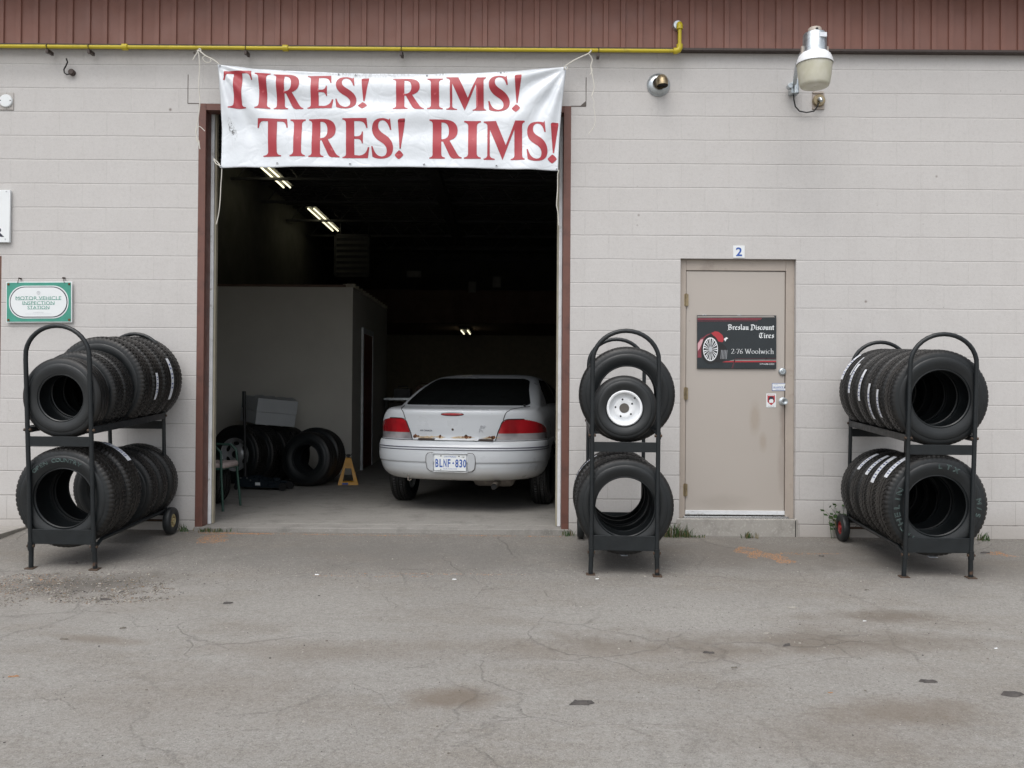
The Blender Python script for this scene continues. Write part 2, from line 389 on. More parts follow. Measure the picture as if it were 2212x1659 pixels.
def rubber(name, base, tread=False):
    k = NT(name, base, .5, spec=.5)
    n = k.noise(5, 5, .6)
    lo = tuple(c * .75 for c in base); hi = tuple(c * 1.35 for c in base)
    c = k.mix(n, lo, hi)
    dust = k.ramp(k.noise(3.2, 6, .7), (.48, 0.), (.75, 1.))
    c = k.mix(k.math('MULTIPLY', dust, .22 if not tread else .35), c, (.05, .043, .035) if tread else (.036, .042, .046))
    k.color(c); k.rough(k.ramp(k.noise(9, 4), (.3, .36), (.7, .58)))
    k.bump(k.noise(90, 3), .12, .002)
    return k.m
M['rubber'] = rubber('tire_sidewall_rubber', (.0065, .0085, .0097))
M['tread'] = rubber('tire_tread_rubber', (.0070, .0072, .0074), True)
M['tread_brown'] = rubber('dusty_tread_rubber', (.0088, .0083, .0078), True)
M['rubber_dull'] = rubber('old_rubber', (.012, .014, .0152))
M['rack'] = simple('black_rack_paint', (.007, .010, .012), .42, .0, .25, 12, .15, 80, dirt=(.09, .05, .03), dscale=7, dlo=.66, dhi=.74)
M['rack_rust'] = simple('rusty_steel', (.07, .045, .03), .8, .2, .4, 25, .2)
M['brown'] = simple('brown_cladding_paint', (.215, .100, .076), .55, 0, .10, 2.5, .05, 40, dirt=(.15, .066, .05), dscale=1.2, dlo=.55, dhi=.8)
M['brown_frame'] = simple('brown_frame_paint', (.145, .062, .046), .5, 0, .15, 5, .05, 40, dirt=(.075, .035, .028), dscale=5)
M['dark_trim'] = simple('dark_flashing', (.05, .034, .028), .5)
M['yellow'] = simple('yellow_pipe_paint', (.50, .40, .02), .38, 0, .08, 4, dirt=(.34, .27, .03), dscale=9, dlo=.6, dhi=.75)
M['white_strip'] = simple('white_seal', (.68, .70, .72), .45, dirt=(.35, .34, .31), dscale=12, dlo=.6, dhi=.75)
M['beige_wood'] = simple('beige_stop', (.33, .30, .23), .6)
M['galv'] = simple('galvanised_metal', (.50, .54, .56), .33, .85, .15, 20)
M['steel'] = simple('brushed_steel', (.55, .56, .57), .28, .9, .1, 30)
M['brass'] = simple('tarnished_brass', (.30, .24, .15), .38, .8, .3, 20)
M['black'] = simple('black_plastic', (.012, .012, .013), .5)
M['void'] = NT('dark_opening', (.004, .004, .004), .9).m
M['white_paint'] = simple('white_sign_paint', (.74, .77, .78), .35, 0, .03, 3)
M['sign_teal'] = simple('teal_sign_paint', (.05, .28, .21), .4, 0, .12, 9)
M['sign_blue'] = simple('blue_print', (.02, .085, .36), .4)
M['sign_navy'] = simple('dark_print', (.025, .028, .045), .4)
M['sign_red'] = simple('red_print', (.42, .035, .045), .45, 0, .08, 6)
M['banner_red'] = simple('banner_red_print', (.37, .032, .045), .42, 0, .10, 3.5)
M['sign_black'] = simple('black_sign_print', (.018, .024, .028), .35)
M['sign_grey'] = simple('grey_print', (.30, .28, .26), .4)
M['sign_maroon'] = simple('maroon_print', (.20, .035, .05), .4)
M['sign_pink'] = simple('pink_print', (.58, .33, .36), .4)
M['print_grey'] = simple('light_grey_print', (.45, .47, .5), .4)
M['rust'] = simple('rust', (.13, .05, .018), .85, 0, .5, 60, .4, 90)
M['rust_dark'] = simple('dark_rust', (.035, .018, .01), .9, 0, .5, 60, .4, 90)
def door_mat():
    k = NT('beige_door_paint', rough=.42)
    x, y, z = k.sep()
    base = k.mix(k.noise(1.1, 4), (.40, .362, .325), (.44, .402, .365))
    for (u, v, rx, rz, amt, col) in [(1630, 905, .055, .17, .30, (.26, .19, .115)), (1648, 955, .045, .10, .3, (.27, .20, .13)), (1694, 905, .05, .25, .6, (.22, .175, .145)), (1690, 1000, .05, .35, .35, (.25, .2, .17)), (1560, 1085, .3, .08, .2, (.24, .21, .18))]:
        p = P(u, v, .06)
        vv = k.n('VectorMath', operation='SUBTRACT'); k.L(k.co(), vv.inputs[0]); vv.inputs[1].default_value = p
        m2 = k.mapping(vv.outputs[0], (1 / rx, 0, 1 / rz)); ln = k.n('VectorMath', operation='LENGTH'); k.L(m2, ln.inputs[0])
        d = k.math('ADD', ln.outputs['Value'], k.math('MULTIPLY', k.math('SUBTRACT', k.noise(9, 5, .6), .5), .8))
        base = k.mix(k.math('MULTIPLY', k.ramp(d, (.35, 1.), (1., 0.)), amt), base, col)
    sp = k.ramp(k.vor(5), (.01, 1.), (.03, 0.))
    base = k.mix(k.math('MULTIPLY', sp, .5), base, (.13, .09, .06))
    k.color(base); k.bump(k.noise(35, 4), .06, .004); return k.m
M['door'] = door_mat()
M['door_frame'] = simple('beige_frame_paint', (.39, .34, .295), .5, 0, .08, 3, .05, 60, dirt=(.22, .18, .15), dscale=5, dlo=.55, dhi=.8)
def concrete(name, a, b, bump=.35):
    k = NT(name, rough=.85)
    c = k.mix(k.noise(2.2, 6, .65), a, b)
    c = k.mix(k.math('MULTIPLY', k.ramp(k.noise(5, 6, .7), (.5, 0.), (.68, 1.)), .5), c, tuple(v * .55 for v in a))
    c = k.mix(k.math('MULTIPLY', k.ramp(k.noise(60, 3), (.55, 0.), (.7, 1.)), .3), c, tuple(min(1, v * 1.5) for v in b))
    k.color(c); k.bump(k.noise(45, 5, .7), bump, .005); return k.m
M['concrete'] = concrete('weathered_concrete', (.26, .245, .225), (.36, .345, .32))
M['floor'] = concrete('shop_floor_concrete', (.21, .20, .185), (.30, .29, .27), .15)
M['drywall'] = simple('cream_drywall', (.60, .58, .52), .8, 0, .05, 2)
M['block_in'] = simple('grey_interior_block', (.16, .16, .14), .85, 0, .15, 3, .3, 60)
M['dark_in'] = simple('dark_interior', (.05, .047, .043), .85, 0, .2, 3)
M['wood_in'] = simple('brown_plywood', (.15, .095, .07), .8, 0, .2, 3)
M['joist'] = simple('grey_steel_joist', (.12, .12, .12), .6, .2)
M['door_red'] = simple('dark_red_door', (.16, .035, .022), .5)
def car_mat():
    k = NT('white_car_paint', (.66, .69, .72), .28)
    c = k.mix(k.noise(2, 4), (.50, .53, .56), (.56, .585, .61))
    x, y, z = k.sep()
    g = k.math('MULTIPLY', k.ramp(k.math('ADD', z, k.math('MULTIPLY', k.noise(4, 5), .12)), (.36, 1.), (.50, 0.)), .55)
    c = k.mix(g, c, (.42, .36, .27))
    c = k.mix(k.math('MULTIPLY', k.ramp(k.noise(7, 6, .7), (.55, 0.), (.8, 1.)), .25), c, (.5, .48, .45))
    k.color(c); k.b.inputs['Coat Weight'].default_value = .4; k.b.inputs['Coat Roughness'].default_value = .08
    k.rough(k.ramp(k.noise(6, 4), (.3, .25), (.7, .4))); return k.m
M['car'] = car_mat()
def glass_mat(name, col, rough=.02, trans=1.0):
    k = NT(name, col, rough); k.b.inputs['Transmission Weight'].default_value = trans; k.b.inputs['IOR'].default_value = 1.45
    return k.m
M['car_glass'] = glass_mat('tinted_glass', (.012, .014, .014), .02, .5)
def lens_mat(name, a, b):
    k = NT(name, a, .15)
    k.color(k.mix(k.ramp(k.noise(5, 2), (.4, 0.), (.6, 1.)), a, b)); k.b.inputs['Coat Weight'].default_value = .8; return k.m
M['red_lens'] = lens_mat('red_lamp_lens', (.24, .010, .014), (.38, .014, .02))
M['clear_lens'] = lens_mat('clear_lamp_lens', (.20, .19, .20), (.36, .34, .35))
M['lamp_glass'] = None
k = NT('ribbed_lamp_refractor', (.62, .60, .47), .3); k.b.inputs['Transmission Weight'].default_value = .22; k.b.inputs['IOR'].default_value = 1.3
wv = k.n('TexWave'); wv.bands_direction = 'Z'; wv.inputs['Scale'].default_value = 40; k.L(k.co(), wv.inputs['Vector'])
k.color(k.mix(k.ramp(k.noise(8, 4), (.4, 0.), (.7, 1.)), (.66, .64, .50), (.80, .78, .68))); k.bump(wv.outputs['Fac'], .25, .003); M['lamp_glass'] = k.m
k = NT('lit_tube', (.9, .9, .8), .3); k.b.inputs['Emission Color'].default_value = (1, .93, .62, 1); k.b.inputs['Emission Strength'].default_value = 1.1; M['tube'] = k.m
M['fixture'] = simple('white_fixture_metal', (.12, .12, .11), .5)
def banner_mat():
    k = NT('white_vinyl', (.78, .81, .84), .24)
    c = k.mix(k.noise(1.5, 4), (.66, .70, .74), (.70, .735, .77))
    x, y, z = k.sep()
    sm = k.ramp(k.noise(8, 6, .75), (.62, 0.), (.72, 1.))
    c = k.mix(k.math('MULTIPLY', sm, .22), c, (.42, .41, .42))
    # scuff marks
    for (u, v, rx, rz, amt) in [(505, 282, .035, .11, .95), (614, 149, .05, .02, .9), (735, 158, .04, .02, .6), (950, 160, .06, .02, .8), (1085, 156, .05, .02, .6), (800, 159, .5, .05, .35)]:
        p = P(u, v, -.13)
        vv = k.n('VectorMath', operation='SUBTRACT'); k.L(k.co(), vv.inputs[0]); vv.inputs[1].default_value = p
        m2 = k.mapping(k.mapping(vv.outputs[0], rot=(0, R(18) if rz > .08 else 0, 0)), (1 / rx, 0, 1 / rz)); ln = k.n('VectorMath', operation='LENGTH'); k.L(m2, ln.inputs[0])
        msk = k.math('MULTIPLY', k.ramp(ln.outputs['Value'], (.5, 1.), (1., 0.)), k.ramp(k.noise(45, 5, .8, vec=k.mapping(k.co(), (1.5, 1, .6))), (.5, 0.), (.56, 1.)))
        c = k.mix(k.math('MULTIPLY', msk, amt), c, (.10, .10, .10))
    k.color(c)
    wn = k.n('TexNoise'); k.L(k.co(), wn.inputs['Vector']); wn.inputs['Scale'].default_value = 2.5
    ad = k.n('VectorMath', operation='MULTIPLY_ADD'); k.L(wn.outputs['Color'], ad.inputs[0]); ad.inputs[1].default_value = (.5, .5, .5); k.L(k.co(), ad.inputs[2])
    cre = k.ramp(k.vor(4.5, 'DISTANCE_TO_EDGE', k.mapping(ad.outputs[0], (1, 1, 1.4))), (0., 0.), (.12, 1.))
    k.bump(k.math('ADD', k.math('MULTIPLY', cre, .22), k.noise(6, 4, .6)), .3, .02)
    return k.m
M['banner'] = banner_mat()
M['rope'] = simple('white_twine', (.62, .60, .54), .8)
M['grass_dry'] = simple('dry_grass_blade', (.16, .13, .06), .8, 0, .3, 20)
M['grass'] = simple('grass_blade', (.035, .080, .018), .6, 0, .4, 20)
M['litter'] = simple('tan_seed_litter', (.33, .19, .11), .9, 0, .4, 60)
M['gravel'] = simple('broken_asphalt', (.15, .135, .115), .9, 0, .5, 30)
M['pebble'] = simple('pale_pebble', (.34, .32, .285), .9, 0, .3, 30)
M['leafdark'] = simple('dark_scrap', (.075, .068, .064), .8, 0, .4, 20)
M['carton'] = simple('white_carton', (.46, .48, .49), .7, 0, .06, 3)
M['jack_paint'] = simple('black_jack_paint', (.012, .018, .024), .3)
M['yellow_stand'] = simple('yellow_stand_paint', (.55, .27, .02), .45, 0, .15, 6)
M['green_chair'] = simple('green_chair_tube', (.03, .075, .058), .4)
M['cushion'] = simple('faded_cushion', (.40, .33, .31), .85, 0, .15, 12)
M['alloy'] = simple('silver_wheel_paint', (.62, .63, .64), .35, .6, .1, 10)
M['rim_white'] = simple('white_rim_paint', (.80, .82, .84), .35, 0, .03, 10)
M['cream_hub'] = simple('cream_hub_paint', (.42, .36, .19), .5, 0, .2, 20, dirt=(.15, .07, .03), dscale=30)
M['red_hub'] = simple('red_hub_paint', (.30, .03, .03), .5, 0, .2, 20)
M['sticker'] = simple('white_label_film', (.72, .75, .80), .4, 0, .05, 30)
M['sticker_mark'] = simple('label_print', (.12, .15, .32), .5)
M['seat'] = simple('dark_car_seat', (.05, .05, .055), .9)
M['muffler'] = simple('dirty_muffler', (.16, .14, .12), .5, .5, .3, 12)
M['outline'] = simple('raised_letter_white', (.14, .21, .20), .6)
# ------------------------------------------------------------------ ground (setting)
def build_ground():
    mb = MB()
    xs = [-60, -40, -25, -15, -10, -8] + [-7 + i * .1 for i in range(141)] + [8, 10, 15, 25, 40, 60]
    ys = [-60, -40, -25, -15, -12, -10] + [-9 + i * .1 for i in range(91)] + [.3]
    vs = [(x, y, gz(x, y) if y <= 0 else -.06) for y in ys for x in xs]
    n = len(xs)
    mb.add(vs, [(j * n + i, j * n + i + 1, (j + 1) * n + i + 1, (j + 1) * n + i) for j in range(len(ys) - 1) for i in range(n - 1)])
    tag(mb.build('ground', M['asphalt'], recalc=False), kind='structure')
    mb = MB(); mb.box(-60, 60, .25, 60, -.30, -.05)
    tag(mb.build('far_ground', M['asphalt']), kind='structure')
build_ground()
OX0, OX1, OZ = -2.675, .487, 3.615      # big opening
WT = .20                                # wall thickness
D0, D1 = P(1470, 600).x, P(1720, 600).x # service door recess
DZ0, DZ1 = .135, P(1595, 559).z
ROOFZ = P(1106, 110).z                  # bottom of the cladding
def build_floor():
    mb = MB(); mb.box(-4.8, 2.4, WT, 17, -.2, .028); mb.box(OX0 + .001, OX1 - .001, -.035, WT, -.2, .026)
    tag(mb.build('shop_floor', M['floor'], bevel=.004), kind='structure')
build_floor()
def pad():
    mb = MB()
    mb.box(-5.6, P(60, 1145).x, -.42, -.001, -.2, .022)
    tag(mb.build('concrete_pad', M['concrete'], bevel=.006), kind='structure')
pad()

# ------------------------------------------------------------------ building
bld = thing('garage_building', 'beige painted block garage with brown ribbed cladding, open bay and service door', 'building')
XL, XR, TOP = -7.5, 7.5, 5.5
NX1 = P(3, 600).x                       # right edge of the neighbouring opening at far left
NZ1 = P(3, 553).z
mb = MB()
mb.box(NX1, OX0, 0, WT, -.3, TOP); mb.box(XL, NX1, 0, WT, NZ1, TOP); mb.box(OX0, OX1, 0, WT, OZ, TOP)
mb.box(OX1, D0, 0, WT, -.3, TOP); mb.box(D0, D1, 0, WT, DZ1, TOP); mb.box(D1, XR, 0, WT, -.3, TOP)
mb.build('wall', M['wall'], bld, smooth=0)
# lintel outline: shallow mortar gaps round the bond beam over the bay
mb = MB()
lx0, lx1, lz1 = P(406, 200).x, P(1266, 200).x, P(700, 163).z
for (x, y0, y1) in ((lx0, OZ, lz1), (lx1, OZ, lz1)): mb.box(x - .003, x + .003, -.0015, .01, y0, y1)
mb.box(lx0, OX0 - .0, -.0015, .01, OZ - .004, OZ + .003); mb.box(OX1, lx1, -.0015, .01, OZ - .006, OZ + .003)
mb.prism([(lx1 - .05, OZ), (lx1, OZ), (lx1, OZ + .045)], -.003, .01)
build_split(mb, 'lintel_joint', simple('open_joint', (.12, .105, .095), .9), bld, smooth=0)
# sill below the service door
mb = MB(); mb.box(D0 - .02, D1 + .02, -.012, WT, -.3, DZ0 - .012)
mb.build('door_sill', concrete('painted_sill', (.29, .275, .25), (.40, .385, .36)), bld, bevel=.006)
# cladding with pressed ribs
def cladding():
    mb = MB(); z0, z1 = ROOFZ, 4.62; y = -.052; x = XL; step = .1455
    prof = []
    while x < XR:
        prof += [(x, y), (x + .098, y), (x + .103, y - .016), (x + .1405, y - .016), (x + step, y)]
        x += step
    n = len(prof)
    mb.add([(a, b, z0) for a, b in prof] + [(a, b, z1) for a, b in prof], [(i, i + 1, n + i + 1, n + i) for i in range(n - 1)])
    o = mb.build('cladding', M['brown'], bld, smooth=0)
    mb = MB(); mb.box(XL, XR, -.050, -.001, z0 + .002, z0 + .03); mb.box(XL, XR, -.0735, -.0695, z0 - .010, z0 + .008); mb.box(XL, XR, -.069, -.001, z0 - .010, z0 - .006)
    mb.build('flashing', M['dark_trim'], bld, smooth=0)
    mb = MB(); mb.box(XL, XR, -.40, -.0005, 4.63, 4.80); mb.box(XL, XR, -.4, 17.2, 5.505, 5.7)
    mb.build('roof', M['brown'], bld, smooth=0)
cladding()
def jamb(side):
    mb = MB(); s = 1 if side < 0 else -1; x = OX0 if side < 0 else OX1
    def bx(mb, a, b, y0, y1, z0=.0, z1=OZ): mb.box(min(x + s * a, x + s * b), max(x + s * a, x + s * b), y0, y1, z0, z1)
    bx(mb, .0, .062, -.004, .010, -.02); bx(mb, .052, .062, .010, .16, .0); bx(mb, 0, .055, .16, .2, 0)
    mb.build('bay_jamb', M['brown_frame'], bld, smooth=0, bevel=.003)
    mb = MB(); bx(mb, .0625, .090, .13, .15, .03); mb.build('door_seal', M['white_strip'], bld, smooth=0, bevel=.002)
    mb = MB(); bx(mb, .0625, .104, .155, .20, .03); mb.build('door_stop', M['beige_wood'], bld, smooth=0)
    mb = MB(); bx(mb, .02, .05, .26, .31, .03, 4.0); mb.build('door_track', M['galv'], bld, smooth=0)
jamb(-1); jamb(1)
mb = MB(); mb.box(OX0 + .062, OX1 - .062, .0, .12, OZ - .055, OZ - .001); mb.build('bay_header', M['brown_frame'], bld, smooth=0)
# neighbour frame far left
mb = MB(); mb.box(NX1 - .07, NX1, .002, .14, -.03, NZ1 - .002); mb.box(XL, NX1 - .07, .1, .14, -.03, NZ1 - .002)
mb.build('side_frame', M['brown_frame'], bld, smooth=0)
# service door
def service_door():
    fr = MB(); yf = .045
    fw = P(1482, 800, .05).x - D0
    fr.box(D0, D0 + fw - .004, yf, WT, DZ0 - .012, DZ1 - .0); fr.box(D1 - fw - .012, D1, yf, WT, DZ0 - .012, DZ1 - .0)
    zl = P(1600, 586, .05).z
    fr.box(D0 + fw - .004, D1 - fw - .012, yf, WT, zl + .004, DZ1)
    fr.build('door_frame', M['door_frame'], bld, smooth=0, bevel=.004)
    x0, x1 = D0 + fw, D1 - fw - .017
    b = MB(); b.box(D0 + .01, D1 - .01, .12, .16, DZ0, DZ1 - .01); b.build('door_gap', M['void'], bld, smooth=0)
    d = MB(); d.box(x0, x1, .055, .10, DZ0 + .012, zl)
    door = d.build('service_door', M['door'], bld, smooth=0, bevel=.003)
    door['label'] = 'beige steel service door with a stained face and round knob'
    kp = MB(); kp.box(x0 - .002, x1 + .002, .043, .0545, DZ0 + .018, DZ0 + .052)
    kp.build('kick_strip', M['white_strip'], door, smooth=0, bevel=.002)
    tr = MB(); tr.box(x0 - .02, x1 + .03, .02, .12, DZ0 - .012, DZ0 + .006); tr.build('threshold', M['steel'], door, smooth=0, bevel=.002)
    for v in (648, 850, 1058):
        p = P(1480, v, .05); h = MB(); h.lathe([(-.055, .0), (-.055, .008), (.055, .008), (.055, 0)], 12, 'Z', (x0 - .003, .042, p.z)); h.box(x0 - .02, x0 + .016, .0425, .052, p.z - .05, p.z + .05)
        h.build('hinge', M['brass'], door)
    def knob(u, v, prof, mat, nm):
        p = P(u, v, .05); h = MB(); h.lathe(prof, 28, 'Y', (p.x, .0545, p.z)); return h.build(nm, mat, door, smooth=50)
    knob(1690, 803, [(0, .001), (0, .033), (-.008, .034), (-.016, .028), (-.020, .020), (-.018, .012), (-.022, .009), (-.022, 0)], M['galv'], 'deadbolt')
    knob(1691, 867, [(0, .001), (0, .034), (-.006, .034), (-.012, .017), (-.03, .015), (-.04, .022), (-.055, .028), (-.064, .026), (-.0645, .020), (-.060, .012), (-.058, 0)], M['galv'], 'door_knob')
service_door()
# interior
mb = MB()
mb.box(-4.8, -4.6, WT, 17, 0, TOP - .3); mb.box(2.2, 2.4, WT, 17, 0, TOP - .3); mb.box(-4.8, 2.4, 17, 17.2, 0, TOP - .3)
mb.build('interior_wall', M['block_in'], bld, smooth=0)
mb = MB()
px = -2.19; pz = 2.60
mb.box(-4.595, px, 4.6, 4.72, .029, pz); mb.box(px - .12, px, 4.7205, 7.9, .029, pz - .002)
part = mb.build('office_partition', M['drywall'], bld, smooth=0)
mb = MB(); mb.box(-4.6, px - .1, 4.57, 4.75, pz + .002, pz + .03)
mb.build('partition_cap', M['wood_in'], part, smooth=0)
mb = MB()
for i in range(12):
    y = 4.62 + i * .28; mb.box(px - .14, px + .03, y, y + .04, pz + .001, pz + .05)
build_split(mb, 'rafter_end', M['beige_wood'], part, smooth=0)
mb = MB(); mb.box(px + .002, px + .03, 5.3, 5.38, .03, 2.1); mb.box(px + .002, px + .025, 6.2, 6.28, .03, 2.1); mb.box(px + .002, px + .025, 5.38, 6.2, 2.02, 2.1)
mb.build('inner_door_frame', M['white_strip'], part, smooth=0)
mb = MB(); mb.box(px + .003, px + .018, 5.382, 6.198, .04, 2.018); o = mb.build('inner_door', M['door_red'], part, smooth=0)
# roof deck and joists
def deck():
    mb = MB(); x = -4.6; z = 5.0
    prof = []
    y = .25
    while y < 17: prof += [(y, z), (y + .09, z), (y + .11, z + .05), (y + .18, z + .05)]; y += .2
    n = len(prof)
    mb.add([(-4.6, a, b) for a, b in prof] + [(2.2, a, b) for a, b in prof], [(i, i + 1, n + i + 1, n + i) for i in range(n - 1)])
    mb.build('roof_deck', M['joist'], bld, smooth=0)
    for i in range(9):
        yy = 1.6 + i * 1.75; m2 = MB()
        m2.box(-4.6, 2.2, yy - .035, yy + .035, 4.93, 4.97); m2.box(-4.6, 2.2, yy - .035, yy + .035, 4.6, 4.64)
        k = 0; xx = -4.5
        while xx < 2.1:
            m2.tube([(xx, yy, 4.63), (xx + .25, yy, 4.94), (xx + .5, yy, 4.63)], .013, 6); xx += .5
        m2.build('roof_joist', M['joist'], bld, smooth=0)
    m2 = MB(); m2.box(-1.3, -1.12, .3, 12, 4.45, 4.57); m2.build('roof_beam', M['joist'], bld, smooth=0)
    m2 = MB(); m2.tube([(-4.4, 2.3, 3.75), (2.1, 2.3, 3.75)], .03, 8); m2.build('sprinkler_pipe', M['joist'], bld)
deck()
mb = MB(); mb.box(-4.6, 2.2, 12, 12.08, 2.69, 3.42); mb.box(-4.6, 2.2, 12.08, 16.9, 2.69, 2.78)
mb.build('mezzanine', M['wood_in'], bld, smooth=0)
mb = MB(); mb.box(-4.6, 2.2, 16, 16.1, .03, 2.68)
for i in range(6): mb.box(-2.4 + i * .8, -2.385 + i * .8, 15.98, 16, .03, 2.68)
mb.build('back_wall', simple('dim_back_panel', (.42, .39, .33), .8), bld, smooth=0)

# ------------------------------------------------------------------ fixtures on the facade
# gas pipe
def gas_pipe():
    t = thing('gas_pipe', 'long yellow gas pipe running under the brown cladding with an upturned end', 'pipe', (0, 0, 0))
    zp = P(1106, 118).z - .004; y = -.115; r = .0155
    pe = P(1468, 112, y); pt = P(1467, 58, y)
    mb = MB(); mb.tube([(XL, y, zp), (pe.x - .03, y, zp)], r, 16)
    mb.tube([(pe.x, y, zp + .03), (pe.x, y, pt.z)], r, 16)
    mb.build('pipe_run', M['yellow'], t)
    mb = MB()
    mb.tube([(pe.x - .05, y, zp), (pe.x - .028, y, zp), (pe.x - .008, y, zp + .008), (pe.x, y, zp + .028), (pe.x, y, zp + .055)], [.026, .026, .025, .026, .026], 16)
    mb.tube([(pe.x, y, pt.z - .02), (pe.x, y, pt.z + .01), (pe.x, y + .012, pt.z + .024), (pe.x, y + .035, pt.z + .026)], [.026] * 4, 16)
    build_split(mb, 'elbow_fitting', M['yellow'], t)
    for u in (617, 866 * 0 + 270):
        p = P(u, 117, y); mb = MB(); mb.tube([(p.x - .022, y, zp), (p.x + .022, y, zp)], .027, 14); mb.build('coupling', M['yellow'], t)
    mb = MB(); mb.lathe([(0, .0), (0, .035), (.015, .042), (.04, .042)], 20, 'Y', (pe.x - .012, -.098, pt.z + .026)); mb.build('escutcheon', M['galv'], t)
    for u in (102, 129 * 0 + 192, 531, 867, 1293):
        p = P(u, 118, y); mb = MB()
        mb.tube([(p.x, y, zp + .025), (p.x, y - .022, zp), (p.x, y, zp - .025), (p.x, y + .022, zp), (p.x, y, zp + .025)], .004, 6)
        mb.box(p.x - .010, p.x + .010, y + .02, -.03, zp - .045, zp - .018); mb.box(p.x - .013, p.x + .006, y - .004, y + .02, zp - .052, zp - .018)
        mb.build('pipe_clip', M['dark_trim'], t, smooth=0)
gas_pipe()
# cable with round box at top left
def cable_box():
    p = P(155, 156, -.02); t = thing('cable_box', 'small dark round junction box with a looping black cable under the yellow pipe', 'junction box', p)
    mb = MB(); mb.lathe([(0.02, .0), (.02, .026), (-.012, .026), (-.02, .02), (-.02, 0)], 20, 'Y'); mb.build('box_cover', M['dark_trim'], t)
    pts = [P(143, 126, -.06), P(146, 134, -.045), P(142, 143, -.035), P(138, 150, -.03), P(139, 157, -.028), P(144, 161, -.028), P(150, 160, -.028), P(154, 157, -.03)]
    mb = MB(); mb.tube([q - p for q in pts], .006, 8); mb.build('cable', M['black'], t)
cable_box()
def round_cover():
    p = P(15, 219, -.0); t = thing('outlet_cover', 'round white blank cover on a square box at the upper left of the wall', 'junction box', p)
    mb = MB(); mb.lathe([(-.0, .055), (-.018, .055), (-.024, .050), (-.026, .0)], 28, 'Y'); mb.build('cover', M['white_paint'], t)
    mb = MB(); mb.box(-.06, .06, -.008, .01, -.075, .075); mb.build('box_plate', M['wall'], t, bevel=.003)
    mb = MB(); mb.disc((-.042, -.0262, .0), .005); mb.disc((.042, -.0262, .0), .005); build_split(mb, 'screw', M['dark_trim'], t)
round_cover()
def vent():
    p = P(1422, 184, 0); t = thing('exhaust_vent', 'round metal wall vent with a brown downturned hood', 'vent', p)
    mb = MB(); mb.lathe([(0, .098), (-.012, .098), (-.03, .085), (-.04, .06), (-.042, .055), (-.01, .052)], 40, 'Y'); mb.build('flange', M['galv'], t, smooth=60)
    mb = MB(); c = .0
    pts = [(0.012, .02, .012), (.012, -.06, .012), (.012, -.10, .006), (.013, -.125, -.015), (.014, -.13, -.05)]
    mb.tube(pts, [.048, .048, .049, .049, .047], 24, caps=False); mb.build('hood', M['brass'], t, smooth=60)
    mb = MB(); mb.disc((.014, -.13, -.045), .044, 'Z'); mb.build('hood_opening', M['void'], t)
vent()
